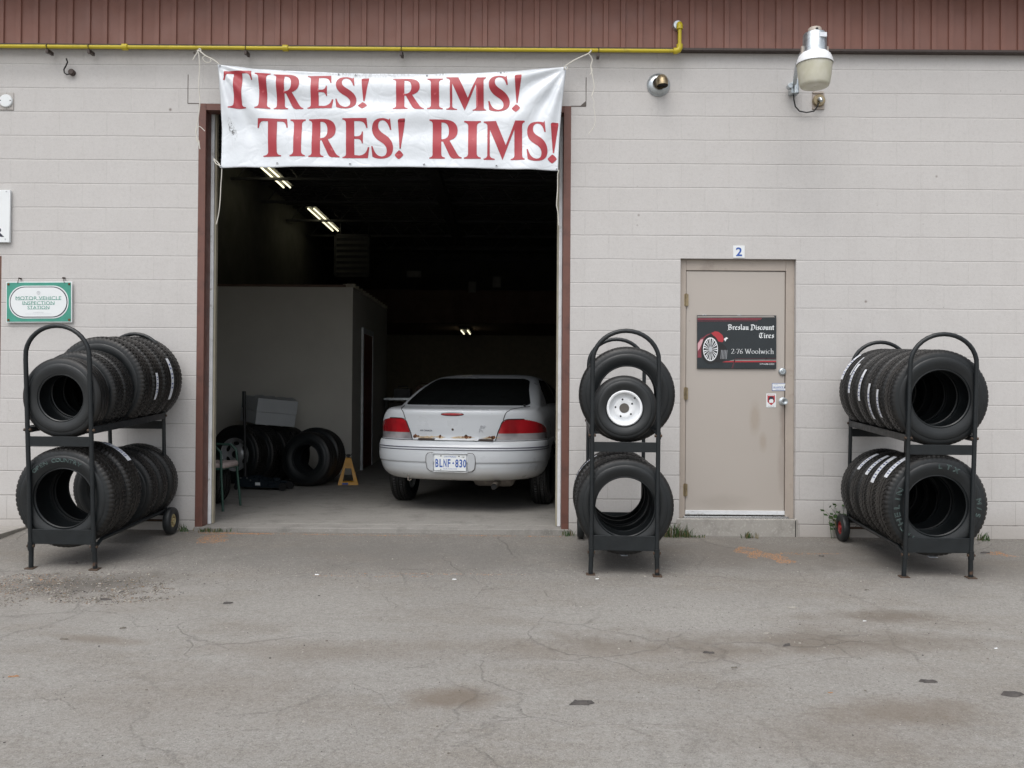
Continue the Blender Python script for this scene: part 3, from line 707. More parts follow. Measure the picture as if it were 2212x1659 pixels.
def security_lamp():
    Y = -.62
    p0 = P(1712, 190, -.03)
    t = thing('security_lamp', 'grey barn style security lamp with ribbed refractor on a bent arm', 'lamp', p0)
    q = lambda u, v, Y=Y: P(u, v, Y) - p0
    c = q(1756, 120); S = (1900 / (-CAMY + Y)) ; s = 1 / S
    def z(v): return q(1756, v).z
    cx = q(1757, 120).x
    rr = 38.5 * s
    def ax(lst): return [(z(v), r * s) for v, r in lst]
    mb = MB(); mb.lathe(ax([(64, .1), (64, 12), (66, 14), (80, 14)]), 24, 'Z', (cx, Y, 0)); mb.build('photocell', M['door_frame'], t, smooth=60)
    mb = MB(); mb.disc((cx, Y - 14.2 * s, z(71)), .011, 'Y'); mb.build('sensor_window', M['black'], t)
    mb = MB(); mb.lathe(ax([(76, .1), (76, 22), (79, 24.5), (114, 25.5), (119, 27)]), 32, 'Z', (cx, Y, 0)); mb.build('housing', M['galv'], t, smooth=50)
    mb = MB(); a = z(83); mb.box(cx + 2 * s, cx + 17 * s, Y - 25.8 * s, Y - 22 * s, z(92), a); mb.build('rating_label', M['sticker'], t, smooth=0)
    mb = MB()
    for sx in (-1, 1): mb.box(cx + sx * 27 * s - .008, cx + sx * 27 * s + .008, Y - .012, Y + .012, z(122), z(104))
    build_split(mb, 'latch', M['door_frame'], t, bevel=.002)
    mb = MB(); mb.lathe(ax([(117, 24), (119, 28), (124, 33), (133, 37), (141, 39), (142, 39), (141, 37), (124, 30)]), 48, 'Z', (cx, Y, 0)); mb.build('reflector', M['rim_white'], t, smooth=60)
    seg = 72; mb = MB()
    prof = ax([(142, 36.5), (150, 36), (168, 34), (184, 31.5), (190, 29), (191, 24), (190, 1)])
    vs = []
    for (a, r) in prof:
        for i in range(seg):
            th = 2 * math.pi * i / seg; r2 = r * (1 + (.012 if i % 2 else -.012)); vs.append((cx + r2 * math.cos(th), Y + r2 * math.sin(th), a))
    mb.add(vs, [(i * seg + k2, i * seg + (k2 + 1) % seg, (i + 1) * seg + (k2 + 1) % seg, (i + 1) * seg + k2) for i in range(len(prof) - 1) for k2 in range(seg)])
    mb.build('refractor', M['lamp_glass'], t, smooth=60)
    mb = MB(); mb.lathe(ax([(122, 5), (140, 9), (160, 10), (172, 7), (176, .1)]), 20, 'Z', (cx, Y, 0)); mb.build('bulb', M['white_paint'], t)
    # arm
    mb = MB(); a0 = q(1716, 186, -.08); mb.tube([a0, q(1718, 168, -.14), q(1722, 140, -.26), q(1730, 118, -.42), q(1740, 106, -.52), (cx, Y, z(106))], .017, 14); mb.build('arm', M['galv'], t, smooth=60)
    mb = MB(); b = q(1716, 190, -.06)
    mb.box(b.x - .032, b.x + .032, -.05, .03, b.z - .05, b.z + .045); mb.lathe([(b.z - .055, .022), (b.z + .06, .022)], 16, 'Z', (b.x + .006, -.06, 0)); mb.lathe([(-.07, 0), (-.07, .022), (-.02, .022)], 16, 'Y', (b.x - .045, 0, b.z + .008))
    mb.build('bracket', M['galv'], t, bevel=.003)
    pts = [q(1714, 200, -.04), q(1715, 215, -.035), q(1718, 230, -.03), q(1727, 240, -.03), q(1742, 243, -.03), q(1758, 240, -.04), q(1766, 230, -.05), q(1768, 222, -.06)]
    mb = MB(); mb.tube(pts, .006, 8); mb.build('power_cable', M['black'], t)
    j = P(1767, 219, 0); o = thing('lamp_junction_box', 'weathered round junction box with open wires below the security lamp', 'junction box', j)
    mb = MB(); mb.lathe([(0, .052), (-.03, .052), (-.036, .046), (-.036, .0)], 24, 'Y'); mb.build('box_cover', M['brass'], o)
    mb = MB(); mb.tube([(0, -.03, .01), (0, -.06, 0), (0.005, -.075, -.02)], [.018, .018, .012], 12); mb.build('connector', M['galv'], o)
    mb = MB(); mb.box(-.05, .05, -.012, 0, -.07, .07); mb.box(-.05, .04, -.022, 0, .062, .078); mb.build('box_plate', M['door_frame'], o, bevel=.002)
security_lamp()
# small nails and marks on the wall
def door_number():
    p = P(1596, 544, 0); h = 22 / 255; o = thing('door_number_sign', 'small white plate with blue number 2 above the service door', 'sign', p)
    mb = MB(); mb.box(-.049, .049, -.006, 0, -.052, .052); mb.build('plate', M['white_paint'], o, bevel=.002)
    mb = MB(); addtext(mb, '2', 0, -.0075, -.037, .074, .052, .02); mb.build('numeral', M['sign_blue'], o, smooth=0)
door_number()
def inspection_sign():
    a, b, c_, d = P(18, 609), P(160, 609), P(158, 698), P(15, 697)
    cx = (a.x + b.x + c_.x + d.x) / 4; cz = (a.z + d.z + b.z + c_.z) / 4; W = (b.x - a.x); H = (a.z - d.z)
    t = thing('inspection_sign', 'teal and white hanging inspection station sign above the rack beside the left edge', 'sign', (cx, -.02, cz)); t.rotation_euler = (0, R(-.6), 0)
    mb = MB(); mb.box(-W / 2, W / 2, -.006, .004, -H / 2, H / 2); mb.build('board', M['white_paint'], t, bevel=.002)
    mb = MB(); mb.box(-W / 2 + .008, W / 2 - .008, -.0085, -.0062, -H / 2 + .008, H / 2 - .008); mb.build('teal_field', M['sign_teal'], t, smooth=0)
    def rrect(w, h, r, n=12):
        pts = []
        for (sx, sz, a0) in ((1, 1, 0), (-1, 1, 90), (-1, -1, 180), (1, -1, 270)):
            for i in range(n + 1):
                th = R(a0 + 90 * i / n); pts.append((sx * (w / 2 - r) + r * math.cos(th), sz * (h / 2 - r) + r * math.sin(th)))
        return pts
    hw, hh = W * .90, H * .80
    mb = MB(); mb.prism(rrect(hw, hh, hh * .46), -.0105, -.0087); mb.build('oval_panel', M['white_paint'], t, smooth=0)
    mb = MB(); mb.prism(rrect(hw - .016, hh - .016, hh * .45), -.0120, -.0107, 0); mb.prism(rrect(hw - .030, hh - .030, hh * .44), -.0135, -.0122, 1); mb.build('oval_line', [M['sign_navy'], M['white_paint']], t, smooth=0)
    mb = MB(); y = -.0145
    addtext(mb, 'MOTOR VEHICLE', 0, y, .018, .030, .385, 0); addtext(mb, 'INSPECTION', 0, y, -.022, .028, .270, 0); addtext(mb, 'STATION', 0, y, -.060, .028, .185, 0)
    # serifs
    for (zz, hh2, x0, x1, n) in ((.018, .032, -.19, .19, 13), (-.022, .030, -.133, .133, 10), (-.060, .030, -.09, .09, 7)):
        for i in range(n):
            if n == 13 and i == 5: continue
            x = x0 + (i + .5) * (x1 - x0) / n; wd = (x1 - x0) / n * .42
            mb.box(x - wd, x + wd * .0 - .002, y - .0003, y, zz - .0012, zz + .003); mb.box(x + .002, x + wd, y - .0003, y, zz - .0012, zz + .003)
    mb.build('lettering', M['sign_teal'], t, smooth=0)
    mb = MB(); addtext(mb, 'LICENSED BY THE', 0, y, -.091, .006, .085); addtext(mb, 'Ministry of Transportation and Communications', 0, y, -.104, .007, .22)
    mb.build('small_print', M['print_grey'], t, smooth=0)
    mb = MB(); mb.lathe([(y, .014), (y - .001, .014), (y - .001, .0115), (y, .0115)], 20, 'Y', (0, 0, .078)); addtext(mb, 'Y', 0, y, .071, .014, .012, .01); mb.build('crest', M['print_grey'], t, smooth=0)
    for sx in (-1, 1):
        for sz in (-1, 1):
            mb = MB(); mb.lathe([(-.008, .011), (-.013, .008), (-.013, 0)], 14, 'Y', (sx * (W / 2 - .022), 0, sz * (H / 2 - .022))); mb.build('screw', M['rust'], t)
    for u in (43, 138):
        p = P(u, 603, -.02) - Vector((cx, -.02, cz)); mb = MB()
        mb.tube([(p.x + .004, .015, p.z + .01), (p.x, -.012, p.z + .008), (p.x + (.012 if u > 90 else -.012), -.012, H / 2 - .012)], .0025, 6); mb.box(p.x - .006, p.x + .008, -.012, .018, p.z + .003, p.z + .013)
        mb.build('hanging_wire', M['rust_dark'], t)
inspection_sign()
def cut_sign():
    a = P(27, 412); b = P(24.5, 525); x1 = (a.x + b.x) / 2; W = 1.0; H = a.z - b.z; cz = (a.z + b.z) / 2
    t = thing('shop_sign', 'white sign board cut off at the left edge with a dark letter R', 'sign', (x1 - W / 2, -.02, cz))
    mb = MB(); mb.box(-W / 2, W / 2, -.012, .012, -H / 2, H / 2); mb.build('board', M['white_paint'], t, bevel=.003)
    mb = MB(); zt = P(5, 513).z - cz; addtext(mb, 'REPAIR', P(14, 500).x - (x1 - W / 2), -.0135, zt, .081, .52, .03, 'RIGHT')
    mb.build('lettering', M['sign_navy'], t, smooth=0)
    mb = MB(); c = P(-22, 432) - Vector((x1 - W / 2, 0, cz)); mb.lathe([(-.0135, .10), (-.0145, .10), (-.0145, .075), (-.0135, .075)], 40, 'Y', (c.x, 0, c.z)); mb.build('red_ring', M['sign_red'], t, smooth=0)
    for (u, v) in ((18.5, 415.6), (16, 518)):
        p = P(u, v) - Vector((x1 - W / 2, 0, cz)); mb = MB(); mb.disc((p.x, -.0136, p.z), .006); mb.build('screw', M['steel'], t)
cut_sign()
def shop_sign():
    Y = .04; a, b, c_, d = P(1505, 682, Y), P(1676, 680, Y), P(1678, 796, Y), P(1507, 797, Y)
    W = (b.x - a.x + c_.x - d.x) / 2; H = (a.z - d.z + b.z - c_.z) / 2; cx = (a.x + b.x + c_.x + d.x) / 4; cz = (a.z + b.z + c_.z + d.z) / 4
    t = thing('tire_shop_sign', 'black shop sign with white lettering and wheel picture on the door', 'sign', (cx, .045, cz)); t.rotation_euler = (0, R(-.2), 0)
    mb = MB(); mb.box(-W / 2, W / 2, -.006, .006, -H / 2, H / 2); mb.build('board', M['sign_black'], t, bevel=.0015)
    # coordinates of the sign crop (100..1350, 120..950) to local
    X = lambda u: (u - 725) / 1245 * W; Z = lambda v: -(v - 535) / 830 * H
    y = -.0075
    mb = MB()
    mb.prism([(X(105), Z(135)), (X(1300), Z(125)), (X(1325), Z(150)), (X(105), Z(158))], y, y + .001, 0)
    mb.prism([(X(105), Z(168)), (X(1125), Z(160)), (X(1100), Z(190)), (X(105), Z(197))], y, y + .001, 1)
    mb.prism([(X(105), Z(205)), (X(1060), Z(197)), (X(1050), Z(212)), (X(105), Z(222))], y, y + .001, 2)
    mb.prism([(X(600), Z(826)), (X(680), Z(812)), (X(1345), Z(808)), (X(1345), Z(822)), (X(690), Z(826))], y, y + .001, 0)
    mb.prism([(X(490), Z(850)), (X(560), Z(832)), (X(1345), Z(826)), (X(1345), Z(846))], y, y + .001, 3)
    mb.prism([(X(640), Z(945)), (X(690), Z(800)), (X(705), Z(800)), (X(665), Z(945))], y, y + .001, 2)
    mb.prism([(X(700), Z(792)), (X(1345), Z(782)), (X(1345), Z(790)), (X(700), Z(800))], y, y + .001, 2)
    build_split(mb, 'stripe', [M['sign_grey'], M['sign_maroon'], simple('dim_maroon', (.09, .025, .035), .4), M['sign_red']], t, smooth=0)
    # picture: red car corner and chrome wheel
    mb = MB()
    mb.prism([(X(u), Z(v)) for u, v in ((108, 780), (108, 560), (150, 490), (200, 460), (265, 415), (320, 400), (250, 460), (190, 560), (165, 680), (170, 780))], y, y + .001, 0)
    mb.prism([(X(u), Z(v)) for u, v in ((320, 400), (380, 370), (440, 380), (500, 430), (520, 500), (500, 540), (440, 530), (390, 470))], y - .0006, y, 1)
    mb.prism([(X(u), Z(v)) for u, v in ((140, 640), (110, 680), (110, 560), (160, 500), (195, 490), (185, 540))], y - .0012, y, 2)
    mb.prism([(X(u), Z(v)) for u, v in ((520, 490), (560, 460), (590, 480), (560, 495), (545, 530))], y - .0012, y, 3)
    cxw, czw, rx, rz = X(310), Z(650), X(425) - X(310), Z(470) - Z(650)
    ell = lambda f, m, dy: mb.prism([(cxw + rx * f * math.cos(2 * math.pi * i / 40), czw + rz * f * math.sin(2 * math.pi * i / 40)) for i in range(40)], y - dy - .0006, y - dy, m)
    mb.prism([(X(430) + rx * 1.3 * math.cos(2 * math.pi * i / 30), Z(700) + rz * .85 * math.sin(2 * math.pi * i / 30)) for i in range(30)], y - .0004, y, 5)
    ell(1.25, 5, .0010); ell(1.02, 3, .002); ell(.93, 5, .003)
    for k_ in range(11):
        th = 2 * math.pi * k_ / 11; 
        for dt in (-.13, .10):
            a1 = th + dt; mb.prism([(cxw + rx * r_ * math.cos(a1 + w_), czw + rz * r_ * math.sin(a1 + w_)) for r_, w_ in ((.12, 0), (.95, -.05), (.95, .06))], y - .0042, y - .0037, 3)
    mb.prism([(cxw + rx * .25 * math.cos(i * .5236), czw + rz * .25 * math.sin(i * .5236)) for i in range(12)], y - .0050, y - .0043, 4)
    for k_ in range(5): mb.prism([(X(480 + k_ * 22), Z(660)), (X(486 + k_ * 22), Z(660)), (X(476 + k_ * 22), Z(800)), (X(470 + k_ * 22), Z(800))], y - .0010, y - .0005, 4)
    mb.build('wheel_picture', [M['sign_maroon'], M['sign_red'], M['sign_pink'], M['rim_white'], M['print_grey'], M['black']], t, smooth=0)
    mb = MB(); y2 = y - .0003
    nibtext(mb, BLK, 'Breslau Discount', X(1312), Z(345), (Z(292) - Z(345)), X(1312) - X(580), y2, .26)
    mb.build('lettering', M['white_paint'], t, smooth=0); mb = MB()
    nibtext(mb, BLK, 'Tires', X(1312), Z(472), (Z(420) - Z(472)), X(1312) - X(1075), y2, .26)
    for (u, v) in ():
        mb.prism([(X(u - 25), Z(v + 60)), (X(u + 30), Z(v + 75)), (X(u + 10), Z(v + 62))], y2 - .0002, y2); mb.prism([(X(u - 20), Z(v - 25)), (X(u + 40), Z(v - 38)), (X(u + 40), Z(v - 26)), (X(u - 10), Z(v - 12))], y2 - .0002, y2)
    mb.build('lettering', M['white_paint'], t, smooth=0); mb = MB()
    nibtext(mb, ROM, '2-76 Woolwich', X(1312), Z(718), (Z(664) - Z(718)), X(1312) - X(636), y2, .13, 12)
    mb.build('lettering', M['white_paint'], t, smooth=0); mb = MB()
    vs, fs = text_bm('519-648-2323', (Z(862) - Z(888)), X(1312) - X(1085), .0, 'RIGHT'); mb.add([(a + X(1312), y2, b + Z(888)) for a, _, b in vs], fs)
    mb.build('lettering', M['white_paint'], t, smooth=0)
    for u in (215, 765): mb = MB(); mb.box(X(u - 30), X(u + 30), -.008, .004, Z(122), Z(112)); mb.build('clip', M['steel'], t, smooth=0)
shop_sign()
def stickers():
    c = P(1685, 836, .05); W, H = 34 / 252, 16 / 252
    t = thing('alarm_sticker', 'small white and blue alarm sticker with a dark peak between deadbolt and knob', 'sticker', (c.x, .0535, c.z))
    mb = MB(); mb.box(-W / 2, W / 2, -.0012, 0, -H / 2, H / 2, 0); mb.box(-W / 2 + .003, W / 2 - .003, -.0018, -.0013, -H / 2 + .003, H / 2 - .003, 1); mb.build('backing', [M['sign_blue'], M['white_paint']], t, smooth=0)
    mb = MB(); addtext(mb, 'ALLIANCE', -.015, -.0022, -.008, .014, .085, .01); [mb.box(-.036 + i * .012, -.027 + i * .012, -.0024, -.0022, -.0245, -.0215) for i in range(6)]; addtext(mb, 'MONITORED BY', -.035, -.0022, .018, .004, .04); mb.box(-.058, .05, -.0024, -.0022, -.0115, -.0095); mb.build('lettering', M['sign_blue'], t, smooth=0)
    mb = MB(); mb.prism([(.034, -.010), (.062, -.010), (.056, .012), (.049, .024), (.044, .022), (.038, .004)], -.0026, -.0022); mb.build('peak_mark', M['sign_navy'], t, smooth=0)
    c = P(1666, 865, .05); W, H = 21 / 252, 30 / 252
    t = thing('shield_sticker', 'white sticker with a red shield and white house left of the door knob', 'sticker', (c.x, .0535, c.z))
    mb = MB(); mb.box(-W / 2, W / 2, -.0014, 0, -H / 2, H / 2); mb.build('backing', M['white_paint'], t, bevel=.0005)
    mb = MB(); mb.prism([(-.032, .049), (.032, .049), (.032, -.012), (0, -.042), (-.032, -.012)], -.0020, -.0016); mb.build('shield', M['sign_red'], t, smooth=0)
    mb = MB(); mb.prism([(.022 * math.cos(i * math.pi / 10), .012 + .022 * math.sin(i * math.pi / 10)) for i in range(11)] + [(-.022, -.005), (.022, -.005)], -.0026, -.0022, 0); mb.build('arch', M['sign_navy'], t, smooth=0)
    mb = MB(); mb.prism([(-.016, -.02), (.016, -.02), (.019, .0), (.010, .014), (.004, .010), (-.004, .014), (-.019, .0)], -.0032, -.0028); mb.box(-.027, .027, -.0026, -.0022, .040, .046); mb.build('house_mark', M['white_paint'], t, smooth=0)
    mb = MB(); addtext(mb, 'PROTECTED', 0, -.0018, -.052, .004, .055); mb.build('lettering', M['sign_navy'], t, smooth=0)
stickers()
# ------------------------------------------------------------------ banner
BY = -.155
def path(toks, n=7):
    out = [toks[0]]
    for t in toks[1:]:
        if len(t) == 2: out.append(t)
        else:
            x0, y0 = out[-1]; cx, cy, x1, y1 = t
            for i in range(1, n + 1):
                s = i / n; out.append(((1 - s) ** 2 * x0 + 2 * s * (1 - s) * cx + s * s * x1, (1 - s) ** 2 * y0 + 2 * s * (1 - s) * cy + s * s * y1))
    return out
GL = {
 'T': [[(0, .76), (.03, 1), (.97, 1), (1, .76), (.96, .76), (.93, .925, .80, .925), (.655, .925), (.655, .13), (.66, .04, .80, .03), (.80, 0), (.20, 0), (.20, .03), (.36, .04, .36, .13), (.36, .925), (.20, .925), (.08, .925, .05, .76)]],
 'I': [[(0, 1), (1, 1), (1, .965), (.76, .95, .76, .86), (.76, .14), (.76, .05, 1, .035), (1, 0), (0, 0), (0, .035), (.24, .05, .24, .14), (.24, .86), (.24, .95, 0, .965)]],
 'R': [[(0, 1), (.45, 1), (.87, 1, .87, .73), (.87, .53, .62, .47), (.86, .12), (.92, .04, 1, .03), (1, 0), (.76, 0), (.66, .0, .60, .12), (.42, .44), (.37, .44), (.37, .12), (.37, .04, .48, .03), (.48, 0), (0, 0), (0, .03), (.10, .04, .10, .12), (.10, .88), (.10, .96, 0, .97)],
       [(.37, .93), (.42, .93), (.60, .92, .60, .71), (.60, .51, .40, .50), (.37, .50)]],
 'E': [[(0, 1), (.90, 1), (.93, .76), (.88, .76), (.84, .925, .62, .925), (.44, .925), (.44, .55), (.55, .55), (.70, .55, .72, .67), (.76, .67), (.76, .37), (.72, .37), (.70, .48, .55, .48), (.44, .48), (.44, .08), (.62, .07), (.88, .08, .94, .27), (1, .27), (.94, 0), (0, 0), (0, .03), (.13, .04, .13, .12), (.13, .88), (.13, .96, 0, .97)]],
 'S': [[(.86, 1), (.91, .72), (.85, .72), (.74, .95, .50, .95), (.31, .94, .31, .81), (.31, .71, .56, .62), (1, .48, 1, .26), (1, 0, .45, 0), (.22, 0, .05, .05), (0, .31), (.06, .31), (.18, .06, .48, .055), (.71, .06, .71, .20), (.71, .32, .44, .41), (.03, .54, .03, .75), (.03, 1, .50, 1), (.64, 1, .80, .96)]],
 'M': [[(0, 1), (.30, 1), (.54, .38), (.77, 1), (1, 1), (1, .965), (.94, .95, .94, .87), (.94, .13), (.94, .04, 1, .03), (1, 0), (.66, 0), (.66, .03), (.75, .04, .75, .13), (.75, .78), (.46, 0), (.15, .78), (.15, .13), (.15, .04, .27, .03), (.27, 0), (0, 0), (0, .03), (.09, .04, .09, .13), (.09, .87), (.09, .95, 0, .965)]],
 '!': [[(.30, .95), (.34, 1, .66, 1), (1, 1), (1, .95), (.60, .25), (.48, .25)], [(.0, .10), (.20, .16, .42, .215), (.66, .19, .85, .10), (.72, .04, .42, -.01), (.12, .03, .0, .10)]],
}
def BN(u, v): return (406.6 + u * .4105, 81.3 + v * .4105)
def bpos(u, v):
    p = P(*BN(u, v), BY); return p
cTL, cTR, cBL, cBR = bpos(152, 138), bpos(1992, 150), bpos(178, 690), bpos(1945, 705)
def bfold(x, z):
    y = 0
    for c, sg, ph in ((cTL, 1, .3), (cTR, -1, 1.1)):
        dx, dz = (x - c.x) * sg, c.z - z; r = math.hypot(dx, dz) + 1e-4; a = math.atan2(dz, max(dx, -.2))
        y += .024 * math.sin(a * 13 + ph + .6 * math.sin(a * 5)) * min(1, r / .35) * math.exp(-r / 1.25)
    m = (x - (cTL.x + cTR.x) / 2) / 1.5
    sagz = z - (cTL.z - .12 * (1 - m * m))
    y += .012 * math.sin(sagz * 26 + m * m * 3) * math.exp(-m * m * 1.5) * math.exp(sagz * 1.5)
    y += .02 * noise.noise(Vector((x * 1.7, 0, z * 2.6))) + .007 * noise.noise(Vector((x * 5, 3, z * 5)))
    y -= .03 * math.exp(-((z - cBL.z) / .3) ** 2)
    return BY + y
def banner():
    o = thing('tires_banner', 'white vinyl banner with red serif lettering hanging across the top of the open bay', 'banner')
    def edge(pts, s):
        # piecewise linear through (u,v) points by param
        n = len(pts) - 1; k = min(int(s * n), n - 1); f = s * n - k
        return (pts[k][0] + (pts[k + 1][0] - pts[k][0]) * f, pts[k][1] + (pts[k + 1][1] - pts[k][1]) * f)
    top = [(152 + 1840 * i / 20, 139 + 11 * i / 20 + 40 * (1 - abs(2 * i / 20 - 1) ** 2.1) + (3 if i % 5 == 2 else 0)) for i in range(21)]
    bot = [(178 + 1767 * i / 20, 690 + 15 * (i / 20) ** 2 - 9 * math.sin(math.pi * i / 20)) for i in range(21)]
    def fn(s, t):
        a = edge(top, s); b = edge(bot, s)
        u = a[0] + (b[0] - a[0]) * t; v = a[1] + (b[1] - a[1]) * t
        u += 7 * math.sin(math.pi * t) * (1 if s < .5 else 1.2) * (1 - 2 * s) * (1 if s in (0, 1) else 1)
        p = bpos(u, v); return (p.x, bfold(p.x, p.z), p.z)
    mb = MB(); mb.grid(220, 70, fn)
    sh = mb.build('sheet', M['banner'], o, smooth=180)
    sol = sh.modifiers.new('thick', 'SOLIDIFY'); sol.thickness = .0012; sol.offset = 1
    rows = [[('T', 183, 337, 175, 374), ('I', 352, 432, 186, 375), ('R', 448, 605, 190, 375), ('E', 627, 765, 198, 374), ('S', 775, 885, 205, 376), ('!', 893, 950, 210, 374),
             ('R', 1077, 1240, 213, 378), ('I', 1257, 1340, 213, 378), ('M', 1358, 1567, 205, 380), ('S', 1578, 1692, 198, 386), ('!', 1702, 1754, 196, 392)],
            [('T', 365, 525, 428, 629), ('I', 538, 618, 430, 630), ('R', 636, 798, 430, 632), ('E', 813, 955, 428, 636), ('S', 965, 1080, 428, 640), ('!', 1088, 1142, 430, 642),
             ('R', 1270, 1440, 433, 641), ('I', 1452, 1540, 437, 643), ('M', 1555, 1770, 440, 648), ('S', 1780, 1890, 443, 656), ('!', 1890, 1948, 450, 664)]]
    for row in rows:
        for (g, u0, u1, v0, v1) in row:
            cu = bpy.data.curves.new('g', 'CURVE'); cu.dimensions = '2D'; cu.fill_mode = 'FRONT'
            for cont in GL[g]:
                pts = path(cont); sp = cu.splines.new('POLY'); sp.points.add(len(pts) - 1); sp.use_cyclic_u = True
                for i, (x, y) in enumerate(pts): sp.points[i].co = (x, y, 0, 1)
            ob = bpy.data.objects.new('g', cu); COL.objects.link(ob); bpy.context.view_layer.update()
            me = bpy.data.meshes.new_from_object(ob.evaluated_get(bpy.context.evaluated_depsgraph_get()))
            bpy.data.objects.remove(ob); bpy.data.curves.remove(cu)
            bm = bmesh.new(); bm.from_mesh(me); bpy.data.meshes.remove(me)
            bmesh.ops.remove_doubles(bm, verts=bm.verts, dist=1e-5)
            nx = max(3, int((u1 - u0) / 10)); nz = 20
            for i in range(1, nx): bmesh.ops.bisect_plane(bm, geom=bm.verts[:] + bm.edges[:] + bm.faces[:], plane_co=(i / nx, 0, 0), plane_no=(1, 0, 0))
            for i in range(1, nz): bmesh.ops.bisect_plane(bm, geom=bm.verts[:] + bm.edges[:] + bm.faces[:], plane_co=(0, i / nz, 0), plane_no=(0, 1, 0))
            bm.verts.ensure_lookup_table()
            for i, v in enumerate(bm.verts): v.index = i
            vs = []
            for v in bm.verts:
                p = bpos(u0 + (u1 - u0) * v.co.x, v1 + (v0 - v1) * v.co.y); vs.append((p.x, bfold(p.x, p.z) - .0022, p.z))
            m2 = MB(); m2.add(vs, [tuple(v.index for v in f.verts) for f in bm.faces]); bm.free()
            m2.build('letter', M['banner_red'], o, smooth=180)
    for (u, v) in [(472, 664), (853, 667), (1243, 673), (1622, 679), (165, 148), (1980, 160), (878, 192), (1255, 196), (178, 683), (1938, 697), (790, 190), (1645, 180)]:
        p = bpos(u, v); y = bfold(p.x, p.z) - .0025
        mb = MB(); mb.lathe([(0, .010), (-.003, .009), (-.003, .005), (0, .005)], 16, 'Y', (p.x, y, p.z)); mb.disc((p.x, y - .0002, p.z), .005, 'Y', 12, 1)
        mb.build('eyelet', [M['steel'], M['black']], o)
    # ropes
    def rope(label, uvs, r=.004, ys=None):
        pts = [bpos(u, v) for u, v in uvs]
        base = pts[0]
        for i, p in enumerate(pts): p.y = (ys[i] if ys else BY - .02)
        # smooth
        out = []
        for i in range(len(pts) - 1):
            a, b = pts[max(i - 1, 0)], pts[i]; c, d = pts[i + 1], pts[min(i + 2, len(pts) - 1)]
            for k in range(6):
                t = k / 6; out.append(.5 * ((2 * b) + (c - a) * t + (2 * a - 5 * b + 4 * c - d) * t * t + (3 * b - a - 3 * c + d) * t ** 3))
        out.append(pts[-1]); return out
    def mk(label, lst):
        mb = MB()
        for uvs, r in lst: mb.tube(rope('', uvs), r, 6)
        ob = mb.build('twine', M['rope']); tag(ob, label, 'twine')
    mk('frayed white twine tying the left top corner of the banner to the yellow pipe', [
        ([(165, 142), (130, 118), (95, 100), (62, 75), (45, 95), (28, 122)], .0055), ([(62, 75), (52, 72), (60, 95), (64, 160), (60, 260), (66, 340), (58, 420), (45, 500), (60, 560), (66, 590)], .0045),
        ([(120, 112), (122, 132), (95, 134), (80, 112), (95, 100)], .004), ([(45, 500), (60, 470), (92, 495)], .003), ([(45, 500), (50, 550), (60, 545), (66, 590)], .003), ([(62, 75), (62, 64), (70, 66), (70, 84)], .0045)])
    mk('frayed white twine tying the right top corner of the banner to the yellow pipe', [
        ([(1985, 152), (2040, 118), (2105, 88), (2120, 70)], .0055), ([(2105, 88), (2125, 120), (2118, 160), (2135, 260), (2122, 310)], .004), ([(2118, 160), (2125, 180), (2112, 200)], .003),
        ([(2132, 370), (2140, 420), (2135, 470), (2105, 510)], .003), ([(2122, 310), (2134, 340), (2132, 372)], .002), ([(1985, 152), (1996, 165), (1985, 172), (1978, 160), (1985, 152)], .004)])
    mk('thin twine dangling from the left bottom corner of the banner', [([(140, 645), (150, 665), (178, 685), (180, 720), (176, 780), (172, 860), (165, 925), (152, 985)], .004), ([(178, 685), (160, 660), (138, 640)], .004)])
    mk('thin twine dangling from the right bottom corner of the banner', [([(1940, 697), (1950, 705), (1944, 722), (1943, 800), (1938, 880), (1945, 925), (1948, 990)], .004)])
banner()
